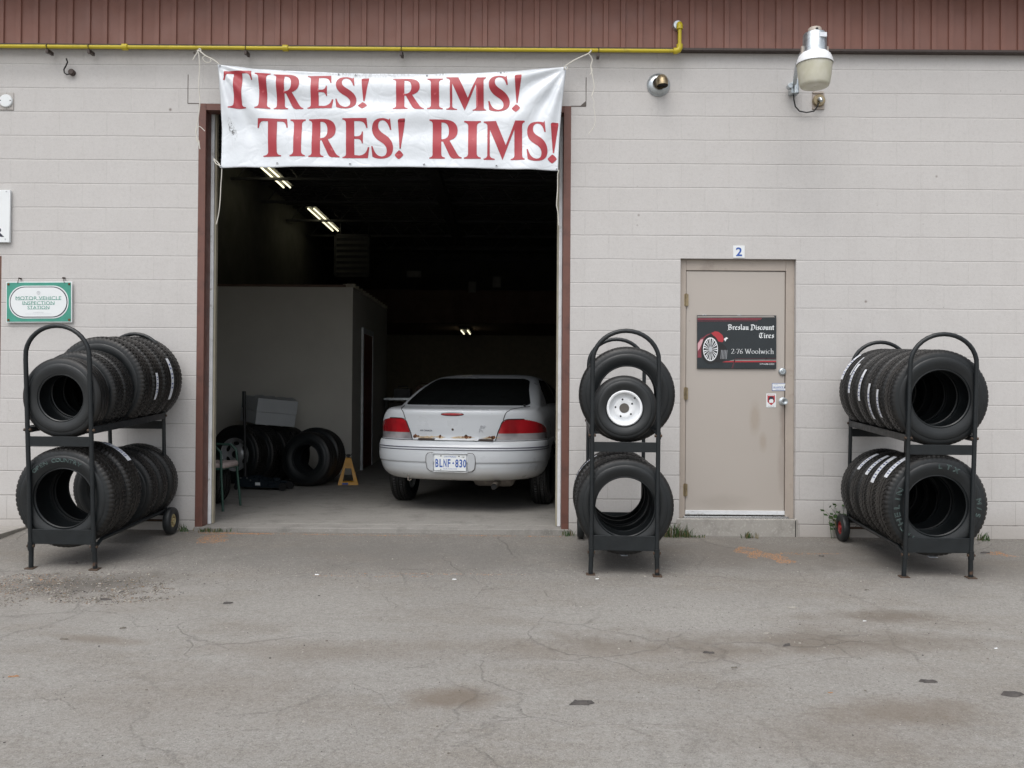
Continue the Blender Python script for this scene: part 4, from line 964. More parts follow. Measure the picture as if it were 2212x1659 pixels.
# ------------------------------------------------------------------ tires
TC = {}
def tire_mesh(Rr, W, rr, style=0, seg=256):
    key = (round(Rr, 3), round(W, 3), round(rr, 3), style)
    if key in TC: return TC[key]
    h = Rr - rr; k = W / 2
    pr = [(-.80, rr), (-.86, rr + .006), (-.84, rr + .014), (-.90, rr + .10 * h), (-.985, rr + .28 * h), (-1.04, rr + .45 * h), (-1.01, rr + .60 * h), (-.965, rr + .66 * h), (-.955, rr + .665 * h), (-.94, rr + .74 * h), (-.90, Rr - .16 * h)]
    sh = [(-.84, Rr - .012), (-.76, Rr - .004)]
    tr = [(-.62, Rr), (-.60, Rr), (-.585, Rr - .009), (-.525, Rr - .009), (-.51, Rr + .0015), (-.20, Rr + .003), (-.185, Rr - .0065), (-.13, Rr - .0065), (-.115, Rr + .0035), (-.012, Rr + .0035)]
    outer = pr + sh + tr
    prof = outer + [(-a, r) for a, r in reversed(outer)]
    nP = len(outer)
    inner = [(.70, rr + .004), (.74, rr + .2 * h), (.80, rr + .5 * h), (.70, Rr - .03), (.40, Rr - .018), (-.40, Rr - .018), (-.70, Rr - .03), (-.80, rr + .5 * h), (-.74, rr + .2 * h), (-.70, rr + .004)]
    full = prof + inner; n = len(full); vs = []
    per = 4
    for i, (a, r) in enumerate(full):
        for j in range(seg):
            th = 2 * math.pi * j / seg; r2 = r; aa = a
            if i < len(prof):
                m = i if i < nP else len(prof) - 1 - i; sgn = -1 if i < nP else 1
                if style != 2:
                    if 11 <= m <= 14:
                        if (j + (2 if sgn > 0 else 0)) % per == 0: r2 -= (.006 if m >= 12 else .0045) * (1 if style == 1 else .6)
                    if 17 <= m <= 18 and (j + 1) % per == 0: r2 -= .0045
                    if style == 1:
                        if m == 10 and j % per == 0: r2 -= .003; aa = a * .99
                        if m in (15, 16): aa = a + .022 * math.sin(j * 2 * math.pi / 4)
                    if m in (15, 16, 19, 20): aa += .018 * math.sin(j * math.pi / 2)
            vs.append((r2 * math.cos(th), aa * k, r2 * math.sin(th)))
    fs, mi = [], []
    for i in range(n):
        i2 = (i + 1) % n
        for j in range(seg):
            fs.append((i * seg + j, i * seg + (j + 1) % seg, i2 * seg + (j + 1) % seg, i2 * seg + j)); mi.append(1 if 10 <= i < len(prof) - 11 else 0)
    mb = MB(); mb.v = vs; mb.f = fs; mb.mi = mi
    side = {0: 'rubber', 1: 'rubber', 2: 'rubber_dull'}[style]
    me = mb.mesh('tire', [M[side], M['tread_brown' if style == 1 else 'tread']], 32)
    TC[key] = me; return me
def strip_sticker(parent, Rr, y0, w, a0, a1, marks=True, taper=0, flip=False):
    mb = MB(); n = 22
    for i in range(n):
        t0, t1 = a0 + (a1 - a0) * i / n, a0 + (a1 - a0) * (i + 1) / n
        r = Rr + .0062; ww = w
        def p(t, y): return (r * math.cos(t), y, r * math.sin(t))
        mb.add([p(t0, y0), p(t1, y0), p(t1, y0 + ww), p(t0, y0 + ww)], [(0, 1, 2, 3)], 0)
        if marks and i % 5 in (1, 3) and 3 < i < 19:
            r += .0008
            ta, tb = t0 + (t1 - t0) * .1, t0 + (t1 - t0) * .9
            mb.add([p(ta, y0 + ww * .2), p(tb, y0 + ww * .2), p(tb, y0 + ww * .8), p(ta, y0 + ww * .8)], [(0, 1, 2, 3)], 1)
    o = mb.build('label_sticker', [M['sticker'], M['sticker_mark']], parent, smooth=60); return o
def tire(label, Mx, Rr, W, rr, style=0, group=None, spin=0, name='tire'):
    o = bpy.data.objects.new(name, tire_mesh(Rr, W, rr, style)); COL.objects.link(o)
    o.matrix_world = Mx @ Matrix.Rotation(spin, 4, 'Y'); o['spin'] = spin
    tag(o, label, 'tire', group); return o
def arc_text(parent, body, r, h, ang_mid, y, mat, outline=.0011, spread=1.5, nm='raised_lettering', inward=False):
    """outlined letters on a sidewall around the axis, facing -y; angles measured clockwise from the top as seen from the front"""
    mb = MB(); step = h * spread / r; n = len(body)
    for i, ch in enumerate(body):
        if ch == ' ': continue
        a = ang_mid + (i - (n - 1) / 2) * step
        cu = bpy.data.curves.new('t', 'FONT'); cu.body = ch; cu.size = 1; cu.fill_mode = 'NONE'; cu.resolution_u = 3; cu.offset = .03
        ob = bpy.data.objects.new('t', cu); COL.objects.link(ob); bpy.context.view_layer.update()
        me = bpy.data.meshes.new_from_object(ob.evaluated_get(bpy.context.evaluated_depsgraph_get()))
        vs = [v.co.copy() for v in me.vertices]; es = [tuple(e.vertices) for e in me.edges]
        bpy.data.objects.remove(ob); bpy.data.curves.remove(cu); bpy.data.meshes.remove(me)
        if not vs: continue
        x0 = min(v.x for v in vs); x1 = max(v.x for v in vs); y0 = min(v.y for v in vs); y1 = max(v.y for v in vs)
        sy = h / (y1 - y0); sx = sy * 1.15
        # join edges into loops
        adj = {}
        for a_, b_ in es: adj.setdefault(a_, []).append(b_); adj.setdefault(b_, []).append(a_)
        seen = set()
        for st in list(adj):
            if st in seen: continue
            lp = [st]; seen.add(st); cur = st
            while True:
                nx = [q for q in adj[cur] if q not in seen]
                if not nx: break
                cur = nx[0]; seen.add(cur); lp.append(cur)
            if len(lp) < 3: continue
            pts = []
            for q in lp:
                px = (vs[q].x - (x0 + x1) / 2) * sx; pz = (vs[q].y - y0) * sy
                rr_ = r + pz; th = a + px / r
                pts.append((rr_ * math.sin(th), y, rr_ * math.cos(th)))
            mb.tube(pts, outline, 4, closed=True)
    return mb.build(nm, mat, parent, smooth=60)
# ------------------------------------------------------------------ racks
RL = 1.17                       # rack length front to back
RAIL1, RAIL2 = .212, 1.00       # rail tops above the feet
def make_rack(label, fl, fr, yf, bl, br, yb, wheel_side, hubmat):
    """fl/fr: photo coordinates of the front feet, bl/br photo x of the back posts"""
    A, B = gp(*fl), gp(*fr)
    A = P(*fl, yf); B = P(*fr, yf); c = (A + B) / 2; c.z = (gz(A.x, yf) + gz(B.x, yf)) / 2
    Wd = .455
    back = P((bl + br) / 2, 1000, yb); yaw = -math.atan2(back.x - c.x, yb - yf)
    tilt = math.atan2(gz(back.x, yb) - gz(c.x, yf), yb - yf)
    Mx = Matrix.Translation(c) @ Matrix.Rotation(yaw, 4, 'Z') @ Matrix.Rotation(tilt, 4, 'X')
    L = yb - yf; h = Wd / 2; r = .0155
    t = thing('tire_rack', label, 'tire rack', M=Mx)
    def hoop(y, z0, top):
        pts = [(-h, y, z0), (-h, y, .5), (-h, y, 1.0), (-h, y, top - h - .02)]
        n = 18
        for i in range(1, n): a = math.pi * i / n; pts.append((-h * math.cos(a), y, top - h + (h - r) * math.sin(a)))
        pts += [(h, y, top - h - .02), (h, y, 1.0), (h, y, .5), (h, y, z0)]
        return pts
    for y, z0, top, nm in ((0, .15, 1.72, 'front_frame'), (L, .06, 1.665, 'rear_frame')):
        mb = MB(); mb.tube(hoop(y, z0, top), r, 14); mb.build(nm, M['rack'], t, smooth=60)
    for s in (-1, 1):
        mb = MB(); mb.tube([(s * h, .006, .16), (s * (h + .004), .004, .004)], .0165, 12); 
        mb.tube([(s * h, 0, .13), (s * h, 0, .19)], .020, 12); o = mb.build('leg', M['rack'], t, smooth=60)
        f = MB(); f.box(s * (h + .004) - .032, s * (h + .004) + .032, -.03, .034, -.002, .007); f.build('foot_plate', M['rack_rust'], o, smooth=0, bevel=.002)
        mb = MB(); mb.tube([(s * (h + .003), 0, RAIL1 - .060), (s * (h + .003), .10, RAIL1 - .018), (s * (h + .003), L, RAIL1 - .018)], .014, 10); mb.build('rail', M['rack'], t, smooth=60)
        mb = MB(); mb.box(s * (h + .016) - .003, s * (h + .016) + .003, 0, L, RAIL2 - .045, RAIL2 + .004); mb.box(s * (h - .002) - .018, s * (h - .002) + .018, 0, L, RAIL2 - .008, RAIL2 - .001); mb.build('rail', M['rack'], t, smooth=0, bevel=.001)
        # wheel
        xw = s * (h + .055); zr = .112
        o = bpy.data.objects.new('wheel', None); COL.objects.link(o); o.parent = t; o.location = (xw, L - .02, zr); o.empty_display_size = .05
        mb = MB(); mb.lathe([(-.022, .055), (-.028, .062), (-.030, .085), (-.026, .104), (-.016, .111), (.016, .111), (.026, .104), (.030, .085), (.028, .062), (.022, .055)], 36, 'X'); mb.build('wheel_tire', M['rubber_dull'], o, smooth=50)
        mb = MB(); mb.lathe([(-.018, .056), (-.020, .045), (-.006, .038), (-.006, .022), (-.026, .020), (-.028, 0)], 24, 'X'); mb.lathe([(.018, .056), (.020, .045), (.006, .038), (.006, .022), (.026, .020), (.028, 0)], 24, 'X'); mb.build('hub', hubmat, o, smooth=50)
    mb = MB(); mb.tube([(-h - .06, L - .02, .112), (h + .06, L - .02, .112)], .010, 8); mb.build('axle', M['rack_rust'], t)
    mb = MB(); mb.box(-h, h, -.004, .004, .175, .280); mb.build('cross_bar', M['rack'], t, smooth=0, bevel=.002)
    mb = MB(); mb.box(-h, h, -.004, .004, .865, .935); mb.build('cross_bar', M['rack'], t, smooth=0, bevel=.002)
    mb = MB(); mb.box(-h, h, L - .004, L + .004, .15, .22); mb.build('cross_bar', M['rack'], t, smooth=0, bevel=.002)
    mb = MB(); mb.box(-h, h, L - .004, L + .004, .87, .935); mb.build('cross_bar', M['rack'], t, smooth=0, bevel=.002)
    for s in (-1, 1):
        for (y, z) in ((0, RAIL2 - .02), (L, RAIL2 - .02), (0, .16)):
            mb = MB(); mb.lathe([(-.026, 0), (-.026, .010), (.026, .010), (.026, 0)], 8, 'X', (s * h, y, z)); mb.build('bolt', M['rack_rust'], t)
    return t, Mx, Wd, L
rng = random.Random(5)
def rest(R_, Wd): return math.sqrt(max(R_ * R_ - (Wd / 2 - .004) ** 2, .0001))
def put(label, Mx, Wd, y, z, Rr, W, rr, style, yaw=0, dx=0, pitch=0, spin=None, group=None, dz=0):
    zc = z + rest(Rr + .002, Wd) + dz
    dx += rng.uniform(-.006, .006); yaw += rng.uniform(-.02, .02)
    T = Mx @ Matrix.Translation((dx, y, zc)) @ Matrix.Rotation(yaw, 4, 'Z') @ Matrix.Rotation(pitch, 4, 'X')
    return tire(label, T, Rr, W, rr, style, group, rng.random() * 6 if spin is None else spin)
def stk(o, Rr, y0, w, d0, d1, marks=True):
    s = o['spin']
    # d0,d1: degrees, 0 = right (+x), 90 = up, as seen from the front; undo the spin (rotation about +y turns x to -z)
    return strip_sticker(o, Rr, y0, w, R(d0) + s, R(d1) + s, marks)

# rack 1 (left)
G1, G1b = 'tires on the upper shelf of the left rack', 'tires on the lower shelf of the left rack'
_, m1, w1, L1 = make_rack('black tire rack against the wall left of the open bay', (68, 1230), (203, 1237), -1.26, 243, 361, -.13, 1, M['cream_hub'])
y = .015
lab = ['smallest tire at the front of the upper shelf of the left rack', 'slightly bigger passenger tire just behind the front one on the upper left shelf', 'third passenger tire on the upper left shelf touching the first big one']
for i, (Rr, W) in enumerate(((.283, .165), (.297, .165), (.300, .165))):
    put(lab[i], m1, w1, y + W / 2, RAIL2, Rr, W, .165 if i else .158, 2 if i == 0 else 0, yaw=(-.02, .02, .0)[i], dz=.025, group=G1); y += W + .003
lab = ['first big tire behind the small ones on the upper left shelf', 'big brown tread tire with a short label in the middle of the upper left shelf', 'second last big tire on the upper left shelf with a long white label', 'last big tire on the upper left shelf nearest the wall']
for i in range(4):
    W = .18; o = put(lab[i], m1, w1, y + W / 2, RAIL2, .352, W, .205, 1, dx=(0, .004, .004, .002)[i], group=G1); y += W + .002
    if i == 1: stk(o, .352, -.06, .034, -22, 12)
    if i == 2: stk(o, .352, .02, .042, -25, 30)
y = .02
o = put('front large tire with lettering on the lower shelf of the left rack', m1, w1, y + .12, RAIL1, .357, .24, .205, 1, spin=0, group=G1b)
arc_text(o, 'OPEN COUNTRY', .262, .026, R(-8), -.1252, M['outline'], .0008, 1.15)
b = MB(); b.box(.155, .178, -.1262, -.1245, -.225, -.219); b.build('paint_mark', M['sticker'], o, smooth=0)
y += .245
o = put('second large tire with a wide white label on the lower left shelf', m1, w1, y + .12, RAIL1, .357, .225, .205, 1, spin=0, group=G1b); stk(o, .357, .01, .055, 37, 62); stk(o, .357, .01, .055, 62.5, 76)
y = .70
lab = ['leaning tire in the middle of the lower left shelf behind the gap', 'second leaning tire on the lower left shelf', 'third leaning tire on the lower left shelf near the wall']
for i in range(3):
    put(lab[i], m1, w1, y + .08, RAIL1, .312, .165, .178, 0, yaw=.08, pitch=.03, dx=.0, group=G1b); y += .170
# rack 2 (middle)
G2, G2b = 'tires on the upper shelf of the middle rack', 'tires on the lower shelf of the middle rack'
_, m2, w2, L2 = make_rack('black tire rack between the open bay and the service door', (1273, 1252), (1422, 1258), -1.30, 1264, 1394, -.14, -1, M['cream_hub'])
o = put('big upright tire behind the white rimmed wheel on the middle rack', m2, w2, .36, RAIL2, .345, .22, .205, 0, group=G2, yaw=-.03, dz=-.02, dx=.03); stk(o, .345, .02, .05, 150, 192)
# small trailer wheel
def trailer_wheel():
    Rr = .226; T = m2 @ Matrix.Translation((-.003, .115, .937 + Rr)) @ Matrix.Rotation(R(-3), 4, 'X')
    t = thing('trailer_wheel', 'small trailer wheel with a white five hole rim on the middle rack', 'wheel', M=T)
    o = bpy.data.objects.new('wheel_tire', tire_mesh(Rr, .16, .125, 2)); COL.objects.link(o); o.parent = t
    ri = .125
    mb = MB(); mb.lathe([(-.072, .108), (-.076, .118), (-.072, .124), (-.060, .121), (-.052, .112), (-.030, .108), (.03, .108), (.06, .122)], 48, 'Y')
    mb.lathe([(-.030, .1085), (-.026, .085), (-.034, .074), (-.040, .060), (-.036, .046), (-.034, .034), (-.030, .033)], 48, 'Y')
    mb.build('rim', M['rim_white'], t, smooth=50)
    for k_ in range(5):
        a = R(90 + 12 + 72 * k_); mb = MB(); mb.disc((.062 * math.cos(a), -.0405, .062 * math.sin(a)), .0065); mb.build('bolt_hole', M['void'], t)
    mb = MB(); mb.lathe([(-.0365, .034), (-.0365, 0)], 28, 'Y'); mb.build('hub_bore', simple('hub_shadow', (.10, .09, .08), .8), t)
    mb = MB(); mb.tube([(.070, -.045, .070), (.074, -.072, .076)], .006, 8); mb.build('valve', M['black'], t)
trailer_wheel()
y = .02
lab = ['front large tire on the lower shelf of the middle rack', 'second tire on the lower shelf of the middle rack', 'third tire with a white label on the lower shelf of the middle rack', 'back tire on the lower shelf of the middle rack']
for i in range(4):
    Rr = (.343, .335, .338, .332)[i]; W = (.215, .20, .19, .19)[i]
    o = put(lab[i], m2, w2, y + W / 2, RAIL1, Rr, W, .205, (0, 0, 1, 0)[i], dx=(0, -.005, -.01, -.012)[i], group=G2b); y += W + .006
    if i == 2: stk(o, Rr, -.03, .035, 118, 160)
    if i == 0: stk(o, Rr, -.085, .05, -94, -86, False)
# rack 3 (right)
G3, G3b = 'tires on the upper shelf of the right rack', 'tires on the lower shelf of the right rack'
_, m3, w3, L3 = make_rack('black tire rack right of the service door', (1953, 1243), (2097, 1248), -1.27, 1834, 1950, -.13, -1, M['red_hub'])
y = .02; ord_ = ['front', 'second', 'third', 'fourth', 'fifth', 'sixth']
st3 = [None, (-.03, .035, 172, 207), (-.05, .035, 166, 212), (-.04, .045, 148, 190), (-.01, .045, 140, 182), (0.0, .045, 122, 165)]
for i in range(6):
    W = .183; o = put(('front smooth sided tire on the upper shelf of the right rack' if i == 0 else ord_[i] + ' tire from the front on the upper right shelf with a white label'), m3, w3, y + W / 2, RAIL2, .338, W, .196, 0, group=G3); y += W + .004
    if st3[i]:
        stk(o, .338, *st3[i])
    if i == 4: stk(o, .338, .055, .02, 128, 158, False)
y = .02
o = put('front truck tire with raised outline letters on the lower shelf of the right rack', m3, w3, y + .115, RAIL1, .362, .235, .208, 1, spin=0, group=G3b)
arc_text(o, 'LTX', .268, .033, R(14), -.1225, M['outline'], .0009, 1.6); arc_text(o, 'M/S', .268, .033, R(92), -.1225, M['outline'], .0009, 1.4); arc_text(o, 'MICHELIN', .262, .038, R(-108), -.1225, M['outline'], .0009, 1.35)
stk(o, .362, -.03, .060, 117, 150); stk(o, .362, -.10, .05, -96, -86, False)
y += .24
lb = [(-.03, .060, 118, 160), (.0, .05, 112, 150), (.0, .05, 112, 146), None]
for i in range(4):
    W = (.22, .19, .19, .19)[i]; Rr = (.352, .335, .330, .330)[i]
    o = put(ord_[i + 1] + ' tire from the front on the lower shelf of the right rack', m3, w3, y + W / 2, RAIL1, Rr, W, .20, 1 if i == 0 else 0, group=G3b); y += W + .005
    if lb[i]: stk(o, Rr, *lb[i])
# ------------------------------------------------------------------ white sedan inside the bay
KL = [ # z, y_tail, half width, corner depth, y_front
 (.308, .16, .68, .60, 4.50), (.325, .090, .745, .62, 4.55), (.375, .035, .800, .64, 4.62), (.44, .010, .828, .66, 4.66), (.482, .004, .838, .66, 4.68), (.492, -.006, .845, .66, 4.68),
 (.55, -.012, .850, .66, 4.68), (.62, -.010, .850, .66, 4.68), (.660, .010, .847, .65, 4.66), (.685, .045, .842, .62, 4.62), (.692, .088, .838, .60, 4.60), (.735, .088, .835, .60, 4.55),
 (.81, .078, .828, .58, 4.45), (.89, .068, .812, .56, 4.25), (.940, .060, .788, .55, 4.05), (.967, .062, .768, .54, 3.9), (.982, .085, .752, .53, 3.8), (.992, .16, .742, .50, 3.75),
 (1.002, .35, .732, .46, 3.65), (1.010, .50, .727, .44, 3.55), (1.08, .68, .704, .44, 3.4), (1.18, .95, .660, .44, 3.15), (1.26, 1.24, .602, .44, 2.85), (1.302, 1.42, .560, .44, 2.7),
 (1.326, 1.58, .51, .42, 2.55), (1.346, 1.85, .42, .34, 2.35), (1.353, 2.02, .25, .15, 2.18), (1.354, 2.09, .02, .01, 2.12)]
def kv(v):
    n = len(KL) - 1; v = min(max(v, 0), n - 1e-6); i = int(v); t = v - i
    p0, p1, p2, p3 = KL[max(i - 1, 0)], KL[i], KL[i + 1], KL[min(i + 2, n)]
    out = []
    for a, b, c, d in zip(p0, p1, p2, p3):
        m1 = (c - a) / 2; m2 = (d - b) / 2; dl = c - b
        if dl == 0: m1 = m2 = 0
        else:
            if m1 * dl <= 0: m1 = 0
            if m2 * dl <= 0: m2 = 0
            m1 = max(-3 * abs(dl), min(3 * abs(dl), m1)); m2 = max(-3 * abs(dl), min(3 * abs(dl), m2))
        out.append((2 * t ** 3 - 3 * t * t + 1) * b + (t ** 3 - 2 * t * t + t) * m1 + (-2 * t ** 3 + 3 * t * t) * c + (t ** 3 - t * t) * m2)
    return out
NE = 2.6
def S(q, v):
    """q in [0,3] half ring: 0..1 rear curve, 1..2 side, 2..3 front curve"""
    z, yt, w, Lc, yf = kv(v)
    def se(th):
        s_, c_ = math.sin(th), math.cos(th); r = 1 / ((s_ ** NE + max(c_, 0) ** NE) ** (1 / NE)); return w * r * s_, Lc * (1 - r * c_)
    if q <= 1: x, y = se(q * math.pi / 2); return Vector((x, yt + y, z))
    if q <= 2: return Vector((w, yt + Lc + (yf - yt - 2 * Lc) * (q - 1), z))
    x, y = se((3 - q) * math.pi / 2); return Vector((x, yf - y, z))
def q_of_x(x, v):
    lo, hi = 0, 1
    for _ in range(30):
        m = (lo + hi) / 2
        if S(m, v).x < x: lo = m
        else: hi = m
    return lo
def v_of_z(z, vlo=0, vhi=18):
    lo, hi = vlo, vhi
    for _ in range(30):
        m = (lo + hi) / 2
        if kv(m)[0] < z: lo = m
        else: hi = m
    return lo
def on_rear(x, z):
    v = v_of_z(z); p = S(q_of_x(abs(x), v), v); return Vector((math.copysign(p.x, x), p.y, p.z))
CARP = (-.572, .80, .028); CYAW = R(-9.5)
car = thing('sedan', 'white older sedan with rusty trunk edge parked nose in inside the open bay', 'car', CARP, CYAW)
WY, WR = 1.02, .305
def build_body():
    qs = [i / 230 for i in range(230)] + [1 + i / 90 for i in range(90)] + [2 + i / 24 for i in range(25)]
    vs_ = []
    for i in range(len(KL) - 1):
        a, b = Vector((KL[i][1], KL[i][0], KL[i][2])), Vector((KL[i + 1][1], KL[i + 1][0], KL[i + 1][2]))
        n = max(2, int((a - b).length / (.0045 if .68 < KL[i][0] < .93 else .0085))); vs_ += [i + j / n for j in range(n)]
    vs_.append(len(KL) - 1)
    nq = len(qs); pts = {1: [], -1: []}
    for v in vs_:
        for q in qs:
            p = S(q, v); 
            pts[1].append(p); pts[-1].append(Vector((-p.x, p.y, p.z)))
    cls = {}
    def classify(c, s):
        x, y, z = abs(c.x), c.y, c.z
        # wheel arches
        for wy in (WY, 3.75):
            if x > .6 and math.hypot((y - wy) * .97, z - .31) < .335: return None
        vtop = z
        # tail lamps
        if y < .62 and .697 < z < .897:
            inner = .405 + (z - .695) * .36
            if z > .87: inner += (z - .87) * 1.6
            outer_y = .60 - max(0, (z - .78)) ** 1.6 * 12
            if x > inner and y < outer_y: return 'red' if z > .762 else 'clear'
        # rear glass
        if 1.018 < z < 1.300 and y < 1.75:
            t = (z - 1.018) / (1.300 - 1.018)
            half = .655 - .135 * t
            # rounded corners
            ok = x < half
            if t < .12 and x > half - .06: ok = math.hypot((x - (half - .06)) / .06, (.12 - t) / .12) < 1
            if t > .85 and x > half - .08: ok = math.hypot((x - (half - .08)) / .08, (t - .85) / .15) < 1
            if ok and y < KYT(z) + .30: return 'glass'
        if 1.027 < z < 1.288 and x > .5 and y > KYT(z) + .36 + .12:
            if 1.42 + (z - 1.04) * .25 < y < 3.35 - (z - 1.04) * 1.75 and not (2.30 < y < 2.37): return 'side'
        return 'body'
    mbs = {}
    for s in (1, -1):
        P_ = pts[s]
        for j in range(len(vs_) - 1):
            for i in range(nq - 1):
                a, b, c_, d = j * nq + i, j * nq + i + 1, (j + 1) * nq + i + 1, (j + 1) * nq + i
                c = (P_[a] + P_[b] + P_[c_] + P_[d]) / 4
                k_ = classify(c, s)
                if k_ is None: continue
                if k_ in ('red', 'clear', 'side'): k_ = k_ + ('R' if s > 0 else 'L')
                mbs.setdefault(k_, []).append((s, a, b, c_, d))
    out = {}
    for k_, faces in mbs.items():
        mb = MB(); idx = {}
        def gi(s, a):
            p = pts[s][a]; key = (round(p.x, 5), round(p.y, 5), round(p.z, 5))
            if key not in idx: idx[key] = len(mb.v); mb.v.append(tuple(p))
            return idx[key]
        for (s, a, b, c_, d) in faces:
            f = [gi(s, a), gi(s, b), gi(s, c_), gi(s, d)]
            f2 = []
            for q in f:
                if q not in f2: f2.append(q)
            if len(f2) < 3: continue
            if s < 0: f2.reverse()
            mb.f.append(tuple(f2)); mb.mi.append(0)
        out[k_] = mb
    out['body'].build('body', M['car'], car, smooth=40, recalc=False)
    out['glass'].build('rear_window', M['car_glass'], car, smooth=60, recalc=False)
    for s in 'LR':
        if 'side' + s in out: out['side' + s].build('side_window', M['car_glass'], car, smooth=60, recalc=False)
        tl = out['red' + s].build('tail_light', M['red_lens'], car, smooth=60, recalc=False)
        out['clear' + s].build('reversing_lens', M['clear_lens'], tl, smooth=60, recalc=False)
def KYT(z):
    for i in range(len(KL) - 1):
        if KL[i][0] <= z <= KL[i + 1][0]:
            t = (z - KL[i][0]) / (KL[i + 1][0] - KL[i][0]); return KL[i][1] + t * (KL[i + 1][1] - KL[i][1])
    return 2
build_body()
def line_on(name, pts2, r, mat, parent=car, sides=(1, -1), lift=.001):
    """dark seams following the body: pts2 are (x, z) on the rear"""
    for s in sides:
        mb = MB(); pts = []
        for i in range(len(pts2) - 1):
            for k_ in range(6):
                t = k_ / 6; x = pts2[i][0] * (1 - t) + pts2[i + 1][0] * t; z = pts2[i][1] * (1 - t) + pts2[i + 1][1] * t
                p = on_rear(x * s, z); p.y -= lift; pts.append(p)
        p = on_rear(pts2[-1][0] * s, pts2[-1][1]); p.y -= lift; pts.append(p)
        mb.tube(pts, r, 6); mb.build(name, mat, parent, smooth=60)
# lamp gaskets, trunk gap, bumper lines
line_on('lamp_gasket', [(.405, .697), (.425, .765), (.445, .815), (.462, .860), (.482, .886), (.52, .897), (.60, .898), (.66, .898)], .0045, M['black'])
line_on('lid_gap', [(.478, .890), (.487, .92), (.498, .95), (.512, .968), (.53, .979)], .0035, M['void'])
for s in (1, -1):
    mb = MB(); pts = []
    for i in range(14):
        t = i / 13; x = .53 + .12 * t ** 1.3; y = .085 + .42 * t
        z = 1.0; 
        v = 16 + 3.0 * t; pz = kv(min(v, 19)); p = S(q_of_x(x, min(v, 19)), min(v, 19)); pts.append(Vector((s * p.x, p.y, p.z + .001)))
    mb.tube(pts, .0035, 6); mb.build('lid_gap', M['void'], car, smooth=60)
mb = MB()
for z, r in ((.628, .0045), (.606, .0038)):
    pts = []
    for i in range(-60, 61):
        qq = i / 60 * .98; v = v_of_z(z); p = S(abs(qq), v); pts.append(Vector((math.copysign(p.x, qq) if qq else 0, p.y - .001, p.z)))
    mb.tube(pts, r, 6)
mb.build('bumper_line', simple('bumper_stripe', (.06, .06, .09), .5), car, smooth=60)
mb = MB(); pts = []
v = v_of_z(.6885)
for i in range(-60, 61):
    qq = i / 60; p = S(abs(qq), v); pts.append(Vector((math.copysign(p.x, qq) if qq else 0, p.y, p.z)))
mb.tube(pts, .005, 6); mb.build('bumper_gap', M['void'], car, smooth=60)
# high brake light
def patch_on(name, outline, mat, lift=.004, parent=car, nx=10):
    mb = MB(); n = len(outline); cx = sum(p[0] for p in outline) / n; cz = sum(p[1] for p in outline) / n
    vs = [on_rear(cx, cz) - Vector((0, lift, 0))]; rings = 4
    for k_ in range(1, rings + 1):
        for (x, z) in outline:
            p = on_rear(cx + (x - cx) * k_ / rings, cz + (z - cz) * k_ / rings); p.y -= lift if k_ < rings else lift * .2; vs.append(p)
    fs = [(0, 1 + i, 1 + (i + 1) % n) for i in range(n)]
    for k_ in range(rings - 1):
        for i in range(n): fs.append((1 + k_ * n + i, 1 + (k_ + 1) * n + i, 1 + (k_ + 1) * n + (i + 1) % n, 1 + k_ * n + (i + 1) % n))
    mb.add(vs, fs); return mb.build(name, mat, parent, smooth=60)
def ellz(cx, cz, a, b, n=28, p=2.6): return [(cx + a * math.copysign(abs(math.cos(t)) ** (2 / p), math.cos(t)), cz + b * math.copysign(abs(math.sin(t)) ** (2 / p), math.sin(t))) for t in (2 * math.pi * i / n for i in range(n))]
patch_on('brake_light_bezel', ellz(0, .940, .111, .017), M['black'], .003)
patch_on('high_brake_light', ellz(0, .940, .104, .0125), M['red_lens'], .006)
patch_on('trunk_lock', ellz(0, .795, .011, .011), M['dark_trim'], .003)
# rust along the lid edge
def rusty():
    rg = random.Random(3)
    def blob(cx, cz, a, b, mat, lift, jag=.35):
        n = 22; ph = rg.random() * 9
        patch_on('rust_patch', [(cx + a * math.cos(t) * (1 + jag * noise.noise(Vector((math.cos(t) * 1.7 + ph, math.sin(t) * 1.7, ph)))), cz + b * math.sin(t) * (1 + 2 * jag * noise.noise(Vector((math.cos(t) * 2.5, math.sin(t) * 2.5 + ph, 5))))) for t in (2 * math.pi * i / n for i in range(n))], mat, lift)
    stain = simple('rust_stain', (.42, .33, .22), .6, 0, .3, 30)
    for cx, a in ((-.31, .10), (-.13, .05), (.10, .12), (.36, .07), (-.22, .06)): blob(cx, .720, a, .009, stain, .0012, .8)
    for cx, a, b in ((-.375, .022, .018), (-.345, .016, .008), (-.125, .014, .014), (.13, .026, .016), (.165, .018, .010), (.355, .018, .010), (.385, .020, .018), (.10, .018, .006)): blob(cx, .726, a, b, M['rust'], .002)
    for cx, cz, a, b in ((-.38, .722, .010, .010), (-.12, .736, .007, .008), (.128, .738, .015, .009), (.375, .724, .012, .012), (.17, .728, .006, .005)): blob(cx, cz, a, b, M['rust_dark'], .003)
    mb = MB()
    for x0, x1, m_ in ((-.33, -.17, 0), (.26, .39, 0)): mb.box(x0, x1, .060, .10, .696, .710, m_)
    build_split(mb, 'lower_lid_trim', [M['dark_trim']], car, smooth=0)
    mb = MB(); mb.box(-.165, .255, .045, .10, .694, .708); mb.build('exposed_lid_edge', M['white_strip'], car, smooth=0, bevel=.002)
rusty()
